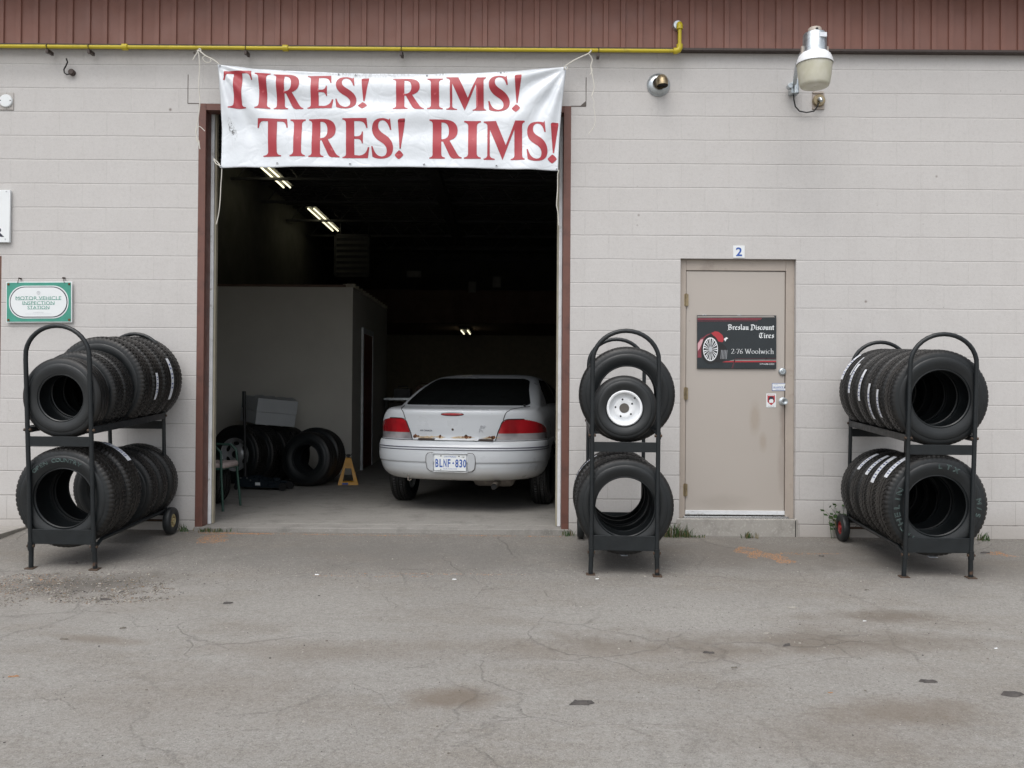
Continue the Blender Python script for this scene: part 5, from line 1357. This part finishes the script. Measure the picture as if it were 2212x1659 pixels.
# writing on the lid
def lid_text(body, x, z, h, w, mat, nm):
    vs, fs = text_bm(body, h, w, .01); mb = MB()
    mb.add([(a + x, on_rear(a + x, b + z).y - .003, b + z) for a, _, b in vs], fs); mb.build(nm, mat, car, smooth=0)
lid_text('AIR CANADA', -.262, .775, .015, .125, M['sign_navy'], 'lettering')
def emblem():
    mb = MB(); o_ = lambda x, z: on_rear(x, z) - Vector((0, .003, 0))
    cx, cz = .285, .80
    for pts, r in (([(-.012, .02), (-.020, .028), (-.014, .036), (-.004, .036), (.0, .028), (-.008, .022)], .003), ([(.002, .024), (.006, .036), (.016, .038), (.022, .030), (.016, .020), (.004, .018)], .004),
                   ([(.022, .030), (.034, .030)], .0025), ([(-.006, .016), (-.022, .010), (-.030, .002), (-.012, -.002)], .003), ([(-.012, -.002), (-.026, -.014), (-.032, -.026)], .0028), ([(-.012, -.002), (-.004, -.014), (.004, -.026)], .0028), ([(.006, .016), (.012, .026), (.02, .02)], .005)):
        mb.tube([o_(cx + a, cz + b) for a, b in pts], r, 6)
    mb.build('grey_emblem', M['print_grey'], car)
emblem()
# plate and surround
def plate():
    z0, z1 = .400, .580; w = .235; zc = (z0 + z1) / 2; mb = MB()
    def rr(hw, hh, r, n=6):
        o = []
        for (sx, sz, a0) in ((1, 1, 0), (-1, 1, 90), (-1, -1, 180), (1, -1, 270)):
            for i in range(n + 1): th = R(a0 + 90 * i / n); o.append((sx * (hw - r) + r * math.cos(th), zc + sz * (hh - r) + r * math.sin(th)))
        return o
    hw, hh = .166, .088
    yb = on_rear(0, .5).y
    for s in (-1, 1):
        pr = [(s * hw, zc - .086), (s * (w - .035), zc - .083), (s * (w - .008), zc - .060), (s * w, zc), (s * (w - .003), zc + .060), (s * (w - .02), zc + .083), (s * hw, zc + .086)]
        mb.add([(x, on_rear(x, z).y - .014 * (1 if abs(x) < .2 else .5), z) for x, z in pr] + [(x, .03, z) for x, z in pr], [tuple(range(7)), tuple(range(13, 6, -1))] + [(i, 7 + i, 7 + (i + 1) % 7, (i + 1) % 7) for i in range(7)])
    mb.box(-hw, hw, yb - .012, .03, zc - .092, zc - .084); mb.box(-hw, hw, yb - .018, .03, zc + .080, zc + .088)
    mb.build('plate_surround', M['car'], car, smooth=30, bevel=.004)
    for s in (-1, 1):
        m2 = MB(); m2.tube([(s * x, on_rear(x, z).y - .003, z) for x, z in ((hw, zc - .088), (w - .033, zc - .086), (w - .004, zc - .062), (w + .004, zc), (w + .001, zc + .062), (w - .018, zc + .086), (hw, zc + .09))], .0022, 6); m2.build('surround_gap', M['dark_trim'], car)
    py = yb - .006
    mb = MB(); mb.box(-.152, .152, py, py + .002, zc - .076, zc + .076)
    pl = mb.build('licence_plate', M['white_paint'], car, smooth=0, bevel=.001)
    mb = MB()
    for b_, x0, x1 in (('B', -.133, -.103), ('L', -.093, -.064), ('N', -.055, -.026), ('F', -.015, .012), ('8', .058, .089), ('3', .097, .126), ('0', .133, .162)):
        x0 -= .008; x1 -= .008; vs, fs = text_bm(b_, .076, x1 - x0, .022); mb.add([(a + (x0 + x1) / 2, py - .0015, c + zc - .044) for a, _, c in vs], fs)
    addtext(mb, 'ONTARIO', 0, py - .0015, zc + .048, .013, .115); mb.prism([(.022, zc - .012), (.038, zc - .012), (.038, zc - .006), (.030, zc + .010), (.022, zc - .006)], py - .0016, py - .001)
    addtext(mb, 'YOURS TO DISCOVER', 0, py - .0015, zc - .063, .0085, .135)
    mb.build('plate_lettering', M['sign_blue'], pl, smooth=0)
    mb = MB(); mb.disc((-.088, py - .003, zc + .062), .006); mb.disc((.085, py - .003, zc + .060), .006); mb.disc((-.088, py - .003, zc - .065), .004); addtext(mb, '14', .125, py - .0016, zc + .046, .015, .022); mb.build('plate_screw', M['black'], pl, smooth=0)
plate()
# underside, wheels, exhaust
def under():
    mb = MB(); mb.box(-.60, .60, .45, 4.2, .36, .42); mb.box(-.70, .70, WY - .33, WY + .36, .40, .85); mb.build('underbody', M['void'], car, smooth=0)
    for sx in (-1, 1):
        for wy in (WY, 3.75):
            o = bpy.data.objects.new('wheel', None); COL.objects.link(o); o.parent = car; o.location = (sx * .735, wy, WR); o.rotation_euler = (0, 0, R(90) * -sx); o.empty_display_size = .1
            t_ = bpy.data.objects.new('wheel_tire', tire_mesh(WR, .195, .18, 0)); COL.objects.link(t_); t_.parent = o
            mb = MB(); mb.lathe([(-.075, .181), (-.068, .17), (-.05, .16), (-.05, .10), (-.065, .05), (-.07, 0)], 32, 'Y'); mb.build('rim', M['alloy'], o, smooth=50)
    mb = MB(); mb.tube([(.14, .36, .32), (.15, .36, .32), (.17, .36, .32), (.20, .36, .32), (.50, .36, .32), (.53, .36, .32), (.55, .36, .32), (.56, .36, .32)], [.01, .045, .068, .08, .08, .068, .045, .01], 24); mb.build('muffler', M['muffler'], car, smooth=50)
    mb = MB(); mb.tube([(.40, .30, .285), (.405, .10, .272), (.41, .03, .270)], .030, 16, caps=False); mb.build('exhaust_pipe', M['muffler'], car, smooth=50)
    mb = MB(); mb.disc((.41, .034, .270), .027); mb.build('pipe_mouth', M['void'], car)
    mb = MB(); mb.tube([(-.44, .12, .35), (-.44, .10, .31), (-.425, .10, .30), (-.41, .11, .315)], .006, 8); mb.build('tow_hook', M['muffler'], car)
    mb = MB()
    mb.box(-.62, .62, 1.25, 1.45, .55, 1.02)
    mb.build('rear_seat', M['seat'], car, bevel=.05)
    for x in (-.42, .38): mb = MB(); mb.box(x - .14, x + .14, 2.25, 2.37, .95, 1.2); mb.build('headrest', M['seat'], car, bevel=.04)
    mb = MB(); mb.box(-.66, .66, .55, 1.28, .955, .97); mb.build('parcel_shelf', M['seat'], car, smooth=0)
    mb = MB(); mb.add([(.165 + .53, .52, 1.035), (.155 + .545, .525, 1.035)], []); p = S(q_of_x(.60, 19), 19); mb.tube([(p.x, p.y, p.z + .002), (p.x + .005, p.y - .005, p.z + .02)], .012, 10); mb.v = mb.v[2:]; mb.f = [tuple(i - 2 for i in f) for f in mb.f]; mb.build('antenna_base', M['black'], car)
    # antenna-like crease shade and fuel door left out of view
under()
# ------------------------------------------------------------------ things inside the bay
FZ = .029
def FP(u, v, Y): p = P(u, v, Y); p.z = FZ; return p
def ceiling_light(u, v, Y, z, label, n=2, L=1.2, dx=.09, x=None):
    c = P(u, v, Y) if x is None else Vector((x, Y, z))
    t = thing('ceiling_light', label, 'light', c, group='fluorescent ceiling lights')
    mb = MB(); mb.box(-.11, .11, 0, n * L, .03, .08); mb.build('fixture', M['fixture'], t, smooth=0)
    for k_ in range(n):
        for s in (-1, 1):
            mb = MB(); mb.tube([(s * dx / 1.6, k_ * L + .03, 0), (s * dx / 1.6, (k_ + 1) * L - .03, 0)], .014, 10); mb.build('tube', M['tube'], t)
    mb = MB()
    for s in (-1, 1): mb.tube([(0, .2 + (n * L - .4) * (s > 0), .08), (0, .2 + (n * L - .4) * (s > 0), 5.0 - c.z)], .006, 6)
    mb.build('hanger', M['joist'], t)
    return t
ceiling_light(671, 450, 9.35, 0, 'lit double tube ceiling light further back on the left in the bay')
ceiling_light(0, 0, 5.25, 0, 'lit double tube ceiling light half hidden by the banner', x=P(590, 378, 6.75).x, n=2) .location.z = P(590, 378, 6.75).z
ceiling_light(1003, 714, 13.0, 0, 'small lit light far back in the bay above the car', n=1, L=1.3, dx=.12)
# heater
def heater():
    c = P(760, 552, 11); t = thing('unit_heater', 'dark louvred unit heater hanging from the roof joists', 'heater', c)
    mb = MB(); mb.box(-.37, .37, .02, .6, -.45, .45); mb.build('casing', M['joist'], t, bevel=.01)
    mb = MB(); mb.box(-.37, -.33, -.02, .02, -.45, .45); mb.box(.33, .37, -.02, .02, -.45, .45); mb.box(-.37, .37, -.02, .02, -.45, -.41); mb.box(-.37, .37, -.02, .02, .41, .45); mb.build('front_frame', M['joist'], t, smooth=0)
    for i in range(7): mb = MB(); z = -.36 + i * .12; mb.add([(-.33, -.03, z), (.33, -.03, z), (.33, .015, z + .07), (-.33, .015, z + .07)], [(0, 1, 2, 3)]); mb.build('louvre', M['joist'], t, smooth=0)
    mb = MB(); mb.tube([(-.3, .3, .45), (-.3, .3, 1.0)], .01, 6); mb.tube([(.3, .3, .45), (.3, .3, 1.0)], .01, 6); mb.build('hanger', M['joist'], t)
heater()
for (u, v, w, h, l) in ((885 + 0, 877 - 0, 0, 0, ''),): pass
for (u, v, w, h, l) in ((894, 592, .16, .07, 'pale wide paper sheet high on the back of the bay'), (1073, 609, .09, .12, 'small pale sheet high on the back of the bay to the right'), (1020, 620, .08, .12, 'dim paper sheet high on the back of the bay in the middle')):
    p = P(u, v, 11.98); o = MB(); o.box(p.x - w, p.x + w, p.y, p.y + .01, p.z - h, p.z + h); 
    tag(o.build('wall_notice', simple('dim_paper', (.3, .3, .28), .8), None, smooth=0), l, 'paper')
# wheel row with silver rim
def wheel_stack():
    c = FP(517, 1040, 3.45); d = Vector((.62, .78, 0)).normalized(); yaw = math.atan2(-d.x, d.y)
    Rr = .36
    t = thing('silver_wheel', 'silver six hole wheel with large tire at the front of the dark row', 'wheel', M=Matrix.Translation(c + Vector((0, 0, Rr))) @ Matrix.Rotation(yaw + R(18), 4, 'Z'))
    o = bpy.data.objects.new('wheel_tire', tire_mesh(Rr, .235, .205, 1)); COL.objects.link(o); o.parent = t
    mb = MB(); mb.lathe([(-.095, .206), (-.105, .205), (-.10, .195), (-.075, .188), (-.05, .185), (-.03, .14), (-.075, .085), (-.085, .06), (-.085, 0)], 48, 'Y'); mb.lathe([(-.05, .186), (.08, .19)], 48, 'Y'); mb.build('rim', M['alloy'], t, smooth=50)
    for k_ in range(6):
        a = R(30 + 60 * k_); mb = MB(); m4 = Matrix.Rotation(-a + R(90), 4, 'Y'); mb.M = m4
        mb.add([(x * .042, -.062, .137 + z * .024) for x, z in ((math.cos(q), math.sin(q)) for q in (2 * math.pi * i / 16 for i in range(16)))] , [tuple(range(16))]); mb.M = Matrix.Identity(4); mb.build('rim_hole', M['void'], t)
    mb = MB(); mb.disc((0, -.088, 0), .045); mb.build('hub_bore', M['black'], t)
    lb = ['second', 'third', 'fourth']
    for i in range(3):
        q = c + d * (.235 * (i + 1)); T = Matrix.Translation(q + Vector((0, 0, Rr - .01 * i))) @ Matrix.Rotation(yaw + R(14 - 4 * i), 4, 'Z')
        tire(lb[i] + ' dark tire of the row behind the silver wheel', T, Rr - .01 * i, .23, .205, 1, 'row of tires beside the partition')
    return c, d
wc, wd = wheel_stack()
def cartons():
    p = P(574, 925, 3.75); t = thing('white_carton', 'stack of two tilted white cartons lying on top of the tire row', 'box', M=Matrix.Translation((p.x, 3.78, FZ + .725)) @ Matrix.Rotation(R(7), 4, 'Y') @ Matrix.Rotation(R(42), 4, 'Z'))
    mb = MB(); mb.box(-.26, .28, -.22, .22, .0, .155); mb.build('lower_carton', M['carton'], t, smooth=0, bevel=.004)
    mb = MB(); mb.box(-.264, .284, -.224, .224, .157, .33); mb.build('upper_carton', M['carton'], t, smooth=0, bevel=.004)
    for i, x in enumerate((-.2, -.05, .1, .22)):
        mb = MB(); mb.add([(x, -.13, .332), (x + .12, -.10, .332), (x + .11, .02, .362), (x - .02, .0, .350)], [(0, 1, 2, 3)]); mb.build('flap', M['carton'], t, smooth=0)
cartons()
def loose_tires():
    c = FP(668, 1050, 3.2); T = Matrix.Translation(c + Vector((0, 0, .325))) @ Matrix.Rotation(R(-14), 4, 'Z') @ Matrix.Rotation(R(-5), 4, 'X')
    tire('front black tire of the upright pair left of the yellow stand', T, .325, .24, .165, 1, 'pair of upright tires left of the yellow stand')
    c = c + Vector((.03, .27, 0)); T = Matrix.Translation(c + Vector((0, 0, .345))) @ Matrix.Rotation(R(-14), 4, 'Z') @ Matrix.Rotation(R(-8), 4, 'X')
    tire('rear black tire of the upright pair left of the yellow stand', T, .345, .24, .185, 1, 'pair of upright tires left of the yellow stand')
    c = FP(458, 1088, 1.5); T = Matrix.Translation(c + Vector((0, 0, .235))) @ Matrix.Rotation(R(-40), 4, 'Z')
    tire('dark tire standing just inside the left jamb under the chair', T, .235, .17, .14, 0)
loose_tires()
def jack():
    a, b = FP(516, 1056, 2.85), FP(622, 1056, 2.75); d = (b - a); L = d.length; yaw = math.atan2(d.y, d.x)
    t = thing('floor_jack', 'black trolley jack with an upright handle in front of the tire row', 'jack', a, yaw)
    for s in (-1, 1):
        mb = MB(); mb.add([(x, s * .09, z) for x, z in ((0, .05), (0, .12), (.10, .15), (.22, .155), (.40, .105), (L, .09), (L, .03), (.1, .03))] + [(x, s * .098, z) for x, z in ((0, .05), (0, .12), (.10, .15), (.22, .155), (.40, .105), (L, .09), (L, .03), (.1, .03))],
               [tuple(range(8)), tuple(reversed(range(8, 16)))] + [(i, 8 + i, 8 + (i + 1) % 8, (i + 1) % 8) for i in range(8)]); mb.build('side_frame', M['jack_paint'], t, smooth=0, bevel=.003)
        mb = MB(); mb.lathe([(s * .10 - .02, 0), (s * .10 - .02, .045), (s * .10 + .02, .045), (s * .10 + .02, 0)], 20, 'Y', (L - .02, 0, .045)); mb.build('wheel', M['black'], t)
        mb = MB(); mb.lathe([(s * .11 - .02, 0), (s * .11 - .02, .03), (s * .11 + .02, .03), (s * .11 + .02, 0)], 20, 'Y', (.03, 0, .032)); mb.build('caster', M['black'], t)
    mb = MB(); mb.box(.05, L - .1, -.088, .088, .04, .085); mb.lathe([(.10, .0), (.10, .045), (.135, .05), (.135, 0)], 16, 'Z', (L - .14, 0, 0)); mb.build('lift_arm', M['jack_paint'], t)
    mb = MB(); mb.tube([(.08, 0, .12), (.075, 0, .30), (.055, 0, 1.13)], [.022, .018, .017], 14); mb.build('handle', M['black'], t)
    mb = MB(); mb.tube([(.055, 0, .95), (.053, 0, 1.14)], .021, 14); mb.build('handle_grip', M['rubber'], t)
    for (x, z) in ((.07, .135), (.15, .135), (.19, .11), (L - .03, .06), (.045, .10)): mb = MB(); mb.disc((x, -.0995, z), .011); mb.build('bolt', M['steel'], t)
    mb = MB(); mb.box(.25, .31, -.1, -.0985, .055, .088); mb.build('rating_label', M['white_paint'], t, smooth=0)
jack()
def stand():
    c = FP(752, 1045, 3.4); t = thing('jack_stand', 'yellow steel jack stand on the shop floor between tires and car', 'jack stand', c, R(10))
    for s in (-1, 1):
        mb = MB(); y0, y1 = s * .10, s * .03
        def leg(x0, x1, xt0, xt1): mb.add([(x0, y0, 0), (x1, y0, 0), (xt1, y1, .28), (xt0, y1, .28)], [(0, 1, 2, 3)])
        leg(-.125, -.075, -.045, -.02); leg(.075, .125, .02, .045)
        mb.add([(-.125, y0, 0), (.125, y0, 0), (.113, y0 - s * .01, .035), (-.113, y0 - s * .01, .035)], [(0, 1, 2, 3)])
        mb.add([(-.06, s * .045, .20), (.06, s * .045, .20), (.04, y1, .31), (-.04, y1, .31)], [(0, 1, 2, 3)])
        o = mb.build('frame_side', M['yellow_stand'], t, smooth=0); q = o.modifiers.new('s', 'SOLIDIFY'); q.thickness = .005
    mb = MB(); mb.box(-.035, .035, -.03, .03, .27, .33); mb.build('collar', M['yellow_stand'], t, bevel=.004)
    mb = MB(); mb.box(-.018, .018, -.012, .012, .30, .37); mb.add([(-.055, -.02, .395), (-.03, -.02, .365), (.03, -.02, .365), (.055, -.02, .395), (.05, -.02, .372), (.02, -.02, .35), (-.02, -.02, .35), (-.05, -.02, .372)], [tuple(range(8))]); mb.add([(-.055, .02, .395), (-.03, .02, .365), (.03, .02, .365), (.055, .02, .395), (.05, .02, .372), (.02, .02, .35), (-.02, .02, .35), (-.05, .02, .372)], [tuple(range(8))]); mb.box(-.03, .03, -.02, .02, .352, .364); mb.build('saddle', M['black'], t, smooth=0)
    mb = MB(); mb.box(-.07, .0, -.118, -.113, .008, .028); mb.build('label', M['sign_blue'], t, smooth=0)
stand()
def chair():
    c = Vector((-2.97, 0, 0)); t = thing('green_chair', 'green tube chair with a faded cushion just inside the left jamb', 'chair', (c.x, 1.15, FZ), R(86))
    r = .012
    for s in (-1, 1):
        x = s * .20
        mb = MB(); mb.tube([(x + s * .02, -.25, 0), (x, -.22, .35), (x, -.22, .45), (x - s * .01, -.21, .56), (x - s * .01, -.16, .61), (x - s * .01, .05, .615), (x, .2, .58)], r, 10); mb.build('front_leg', M['green_chair'], t, smooth=60)
        mb = MB(); mb.tube([(x, .28, 0), (x, .20, .45), (x, .26, .95)], r, 10); mb.build('back_leg', M['green_chair'], t, smooth=60)
        mb = MB(); mb.tube([(x, -.22, .40), (x, .21, .40)], r, 10); mb.build('seat_rail', M['green_chair'], t)
    mb = MB(); mb.tube([(-.20, -.22, .40), (.20, -.22, .40)], r, 10); mb.tube([(-.20, .2, .40), (.20, .2, .40)], r, 10); mb.build('cross_rail', M['green_chair'], t)
    mb = MB(); mb.tube([(-.25, .26, .95), (-.15, .27, .99), (.15, .27, .99), (.25, .26, .95)], r, 10); mb.build('back_rail', M['green_chair'], t)
    mb = MB(); mb.box(-.24, .24, .205, .235, .55, .93); mb.build('backrest', M['cushion'], t, bevel=.012)
    mb = MB(); mb.box(-.20, .20, -.24, .2, .395, .455); mb.build('cushion', M['cushion'], t, bevel=.025)
chair()
def bench():
    t = thing('workbench', 'dark workbench with cluttered top behind the car', 'workbench', (-1.75, 7.6, FZ))
    mb = MB(); mb.box(-.4, 1.1, -.3, .4, .98, 1.03); mb.build('top', M['dark_in'], t, smooth=0)
    mb = MB(); mb.box(-.4, 1.1, -.31, -.3, 1.0, 1.035); mb.build('edge_trim', M['galv'], t, smooth=0)
    for x in (-.38, 1.05):
        for y in (-.27, .35): mb = MB(); mb.box(x, x + .05, y, y + .05, 0, .98); mb.build('leg', M['dark_in'], t, smooth=0)
    mb = MB(); mb.box(-.3, 1.0, -.25, .35, .3, .95); mb.build('cabinet', M['dark_in'], t, smooth=0)
    rg = random.Random(2)
    for i, (nm, lab, mt) in enumerate((('toolbox', 'dark toolbox on the left of the workbench', 'black'), ('parts_bin', 'brown parts bin on the workbench', 'wood_in'), ('oil_can', 'small dark can on the right of the workbench', 'dark_in'))):
        x = -1.75 - .25 + i * .38
        mb = MB()
        if i < 2:
            mb.box(x, x + .28, 7.45, 7.7, FZ + 1.031, FZ + 1.19 + .05 * i); mb.tube([(x + .06, 7.57, FZ + 1.19 + .05 * i), (x + .06, 7.57, FZ + 1.23 + .05 * i), (x + .22, 7.57, FZ + 1.23 + .05 * i), (x + .22, 7.57, FZ + 1.19 + .05 * i)], .01, 6)
        else: mb.lathe([(0, .001), (0, .07), (.2, .07), (.24, .03), (.3, .02), (.3, .001)], 18, 'Z', (x + .1, 7.57, FZ + 1.031))
        tag(mb.build(nm, M[mt], None, bevel=.005), lab, nm.replace('_', ' '))
bench()
def cabinet():
    return
    t = thing('storage_shelf', 'dark shelf with dim goods beside the inner door at the back', 'shelf', (-1.9, 10.6, FZ))
    for x in (0, 1.2): mb = MB(); mb.box(x, x + .04, 0, .5, 0, 2.0); mb.build('upright', M['dark_in'], t, smooth=0)
    for i in range(5): mb = MB(); mb.box(.04, 1.2, 0, .5, .1 + i * .45, .13 + i * .45); mb.build('shelf_board', M['dark_in'], t, smooth=0)
def tow():
    pass

# ------------------------------------------------------------------ ground details
def on_ground(u, v): return gp(u, v)
def weeds():
    rg = random.Random(11)
    spots = [(1455, 1161, .16, .12, 90, 'dense grass tuft at the wall foot right of the middle rack'), (1480, 1160, .10, .08, 40, 'small grass tuft beside the denser tuft right of the middle rack'), (1616, 1160, .09, .055, 45, 'low weed tuft in front of the service door sill'),
             (1228, 1156, .10, .07, 30, 'weed at the foot of the right bay jamb'), (447, 1147, .16, .05, 40, 'weed at the foot of the left bay jamb'), (478, 1148, .14, .035, 30, 'flat weed along the threshold beside the left jamb'),
             (395, 1142, .10, .08, 16, 'thin weed behind the wheel of the left rack'), (2123, 1150, .10, .08, 30, 'weed at the wall foot right of the right rack'), (1505, 1160, .14, .03, 26, 'sparse grass left of the door sill'), (1820, 1105, .12, .30, 26, 'tall weed growing up behind the right rack'), (1862, 1000, .10, .12, 0, '')]
    for (u, v, w_, h, n, lab) in spots:
        if not n: continue
        Y = -.07 if v > 1120 else -.05
        p = P(u, v, Y); p.z = gz(p.x, Y); mb = MB()
        for i in range(n):
            x = rg.gauss(0, w_ * .33); y = rg.gauss(0, .018); a = rg.random() * 6.28; hh = h * rg.uniform(.45, 1.1); ln = rg.uniform(.1, .7) * hh; wd_ = rg.uniform(.0022, .0045)
            b = Vector((x, y, 0)); t1 = b + Vector((math.cos(a) * ln * .35, math.sin(a) * ln * .3, hh * .6)); t2 = b + Vector((math.cos(a) * ln, math.sin(a) * ln * .6 - .005, hh)); s_ = Vector((-math.sin(a + .7), math.cos(a + .7), 0)) * wd_
            mb.add([b - s_, b + s_, t1 + s_ * .9, t1 - s_ * .9, t2], [(0, 1, 2, 3), (3, 2, 4)], 1 if rg.random() < .28 else 0)
            if h > .2:
                for k_ in range(3):
                    q = b.lerp(t2, .4 + .25 * k_); an = rg.random() * 6.28; d_ = Vector((math.cos(an), math.sin(an) * .4, .5)) * .04; s2 = Vector((.012, 0, .006)); mb.add([q, q + d_ * .5 + s2, q + d_, q + d_ * .5 - s2], [(0, 1, 2, 3)])
        o = mb.build('weed', [M['grass'], M['grass_dry']], None, smooth=0, recalc=False); o.location = p; tag(o, lab, 'plant', 'weeds along the foot of the wall')
weeds()
def scatter(name, label_kind, spots, n, mats, smin, smax, seed, flat=.4, Ymax=-.06):
    """spots: (u, v, radius x, radius y, weight)"""
    rg = random.Random(seed); mb = MB(); tot = sum(s[4] for s in spots)
    for (u, v, rx, ry, wt) in spots:
        c = on_ground(u, v)
        for i in range(int(n * wt / tot)):
            a = rg.random() * 6.283; r = math.sqrt(rg.random()) * (1 + .35 * noise.noise(Vector((math.cos(a) * 2, math.sin(a) * 2, u))))
            x = c.x + rx * r * math.cos(a); y = min(Ymax, c.y + ry * r * math.sin(a))
            if noise.noise(Vector((x * 7, y * 9, seed))) < -.22: continue
            s = rg.uniform(smin, smax) * (1 if rg.random() < .93 else 1.8); z = gz(x, y); b = rg.random() * 3.14; e = rg.uniform(.4, 1)
            ca, sa = math.cos(b), math.sin(b); k_ = 5; vs = []
            for q in range(k_):
                t = q * 6.283 / k_ + rg.uniform(-.4, .4); px, py = s * math.cos(t), s * e * math.sin(t); vs.append((x + px * ca - py * sa, y + px * sa + py * ca, z - .002))
            top = [(x + (vx - x) * .6, y + (vy - y) * .6, z + s * flat * rg.uniform(.6, 1.2)) for vx, vy, _ in vs]
            m_ = rg.randrange(len(mats))
            mb.add(vs + top, [tuple(range(k_, 2 * k_))] + [(q, (q + 1) % k_, k_ + (q + 1) % k_, k_ + q) for q in range(k_)], m_)
    o = mb.build(name, mats, None, smooth=0); tag(o, label_kind, kind='stuff'); return o
scatter('broken_asphalt_gravel', 'crumbled asphalt gravel in the worn hollow at the left', [(120, 1272, .72, .36, 5), (40, 1262, .35, .25, 1.5), (290, 1288, .28, .20, 1.6), (225, 1270, .45, .28, 1.5)], 5200, [M['gravel'], M['gravel'], M['gravel'], M['leafdark'], M['gravel'], M['pebble'], simple('brown_grit', (.20, .15, .105), .9)], .0018, .008, 1, .45)
scatter('tan_seed_litter', 'tan seed litter lying on the apron', [(1615, 1190, .11, .13, 2.2), (1655, 1202, .14, .12, 2.2), (1690, 1212, .10, .07, 1), (1720, 1196, .25, .03, .35), (462, 1164, .13, .17, 2.2), (500, 1152, .35, .03, 1.6), (700, 1155, .9, .02, 1.2), (1100, 1158, .5, .010, .8), (2165, 1197, .11, .09, 1.3), (50, 1262, .30, .25, .9), (960, 1240, .7, .02, .5), (800, 1245, .5, .02, .3), (1790, 1196, .1, .01, .15)], 5600, [M['litter'], M['litter'], simple('orange_seed', (.38, .2, .09), .9)], .0022, .0055, 2, .35, -.045)
scatter('loose_grit', 'loose pale and dark grit scattered over the asphalt', [(1106, 1420, 4.0, 2.6, 6), (1106, 1230, 3.6, .5, 2), (1750, 1350, 1.6, .6, 1.5), (300, 1250, 1.5, .4, 1.5), (1000, 1240, 1.5, .15, 1)], 6500, [M['pebble'], M['gravel'], M['leafdark']], .0015, .005, 3, .5)
def scraps():
    rg = random.Random(8)
    L_ = [(1253, 1521, .075, 'large curled grey scrap lying in the foreground below the middle rack', 'leafdark'), (2005, 1474, .05, 'dark flat scrap in the right foreground', 'leafdark'), (2190, 1503, .07, 'dark torn strip at the right edge of the lot', 'leafdark'), (493, 1304, .045, 'dark flake near the centre left of the lot', 'leafdark'),
          (205 - 68, 1382, .035, 'dark stone chip left in front of the left rack', 'gravel'), (263, 1358, .03, 'small dark stone beside the dirt streak at the left', 'gravel'), (227, 1296, .05, 'dark block shaped chunk in the crumbled hollow', 'leafdark'), (1873, 1275, .025, 'brown round stone between the service door and right rack front', 'gravel'),
          (2152, 1401, .014, 'small bright white chip at the right', 'rim_white'), (1712, 1314, .035, 'pale torn paper scrap in front of the service door', 'pebble'), (1655, 1369, .03, 'pale wood sliver below the service door', 'pebble'), (1700, 1395, .035, 'thin dark sliver in the brown stain', 'leafdark'), (1530, 1411, .035, 'dark flat flake right of the centre', 'leafdark'),
          (1585, 1443, .03, 'grey brown flake below the centre right flake', 'gravel'), (1793, 1497, .016, 'small upright brown husk in the right foreground', 'litter'), (1868, 1342, .014, 'white cigarette end in the brown stain', 'rim_white'), (1105 - 420, 1242 - 0, .02, 'white chip left of centre on the darker patch', 'rim_white'), (982, 1252, .018, 'white chip below the threshold at the centre', 'rim_white'),
          (1290, 1258 - 7, .02, 'white chip near the feet of the middle rack', 'rim_white'), (2128, 1195, .05, 'dark bent strip beside the right rack leg', 'leafdark'), (30, 1510 - 60 + 12, .03, 'reddish stone at the lower left edge', 'litter'), (157, 1217, .05, 'dark oily lump under the left rack', 'leafdark'), (1775, 1202, .035, 'dark twig under the rail of the right rack', 'leafdark')]
    for (u, v, s, lab, mt) in L_:
        p = on_ground(u, v); mb = MB(); n = 9; vs = []
        for q in range(n):
            t = q * 6.283 / n; r = s * .8 * rg.uniform(.45, 1.1); vs.append((r * 1.15 * math.cos(t) + .2 * r * math.sin(t), r * .38 * math.sin(t), 0))
        top = [(x * .75, y * .75, s * rg.uniform(.10, .28)) for x, y, _ in vs]; 
        mb.add(vs + top + [(0, 0, s * .12)], [(q, (q + 1) % n, n + (q + 1) % n, n + q) for q in range(n)] + [(n + q, n + (q + 1) % n, 2 * n) for q in range(n)])
        o = mb.build('debris_scrap', M[mt], None, smooth=50); o.location = (p.x, p.y, p.z + .001); o.rotation_euler = (0, 0, rg.uniform(-.5, .5)); tag(o, lab, 'debris', 'scraps lying on the lot')
scraps()
# pale scratches / joint of the door sill
mb = MB(); mb.box(D1 - .004, D1 + .002, -.0145, 0, -.06, DZ0 - .02); mb.build('sill_joint', M['void'], bld, smooth=0)
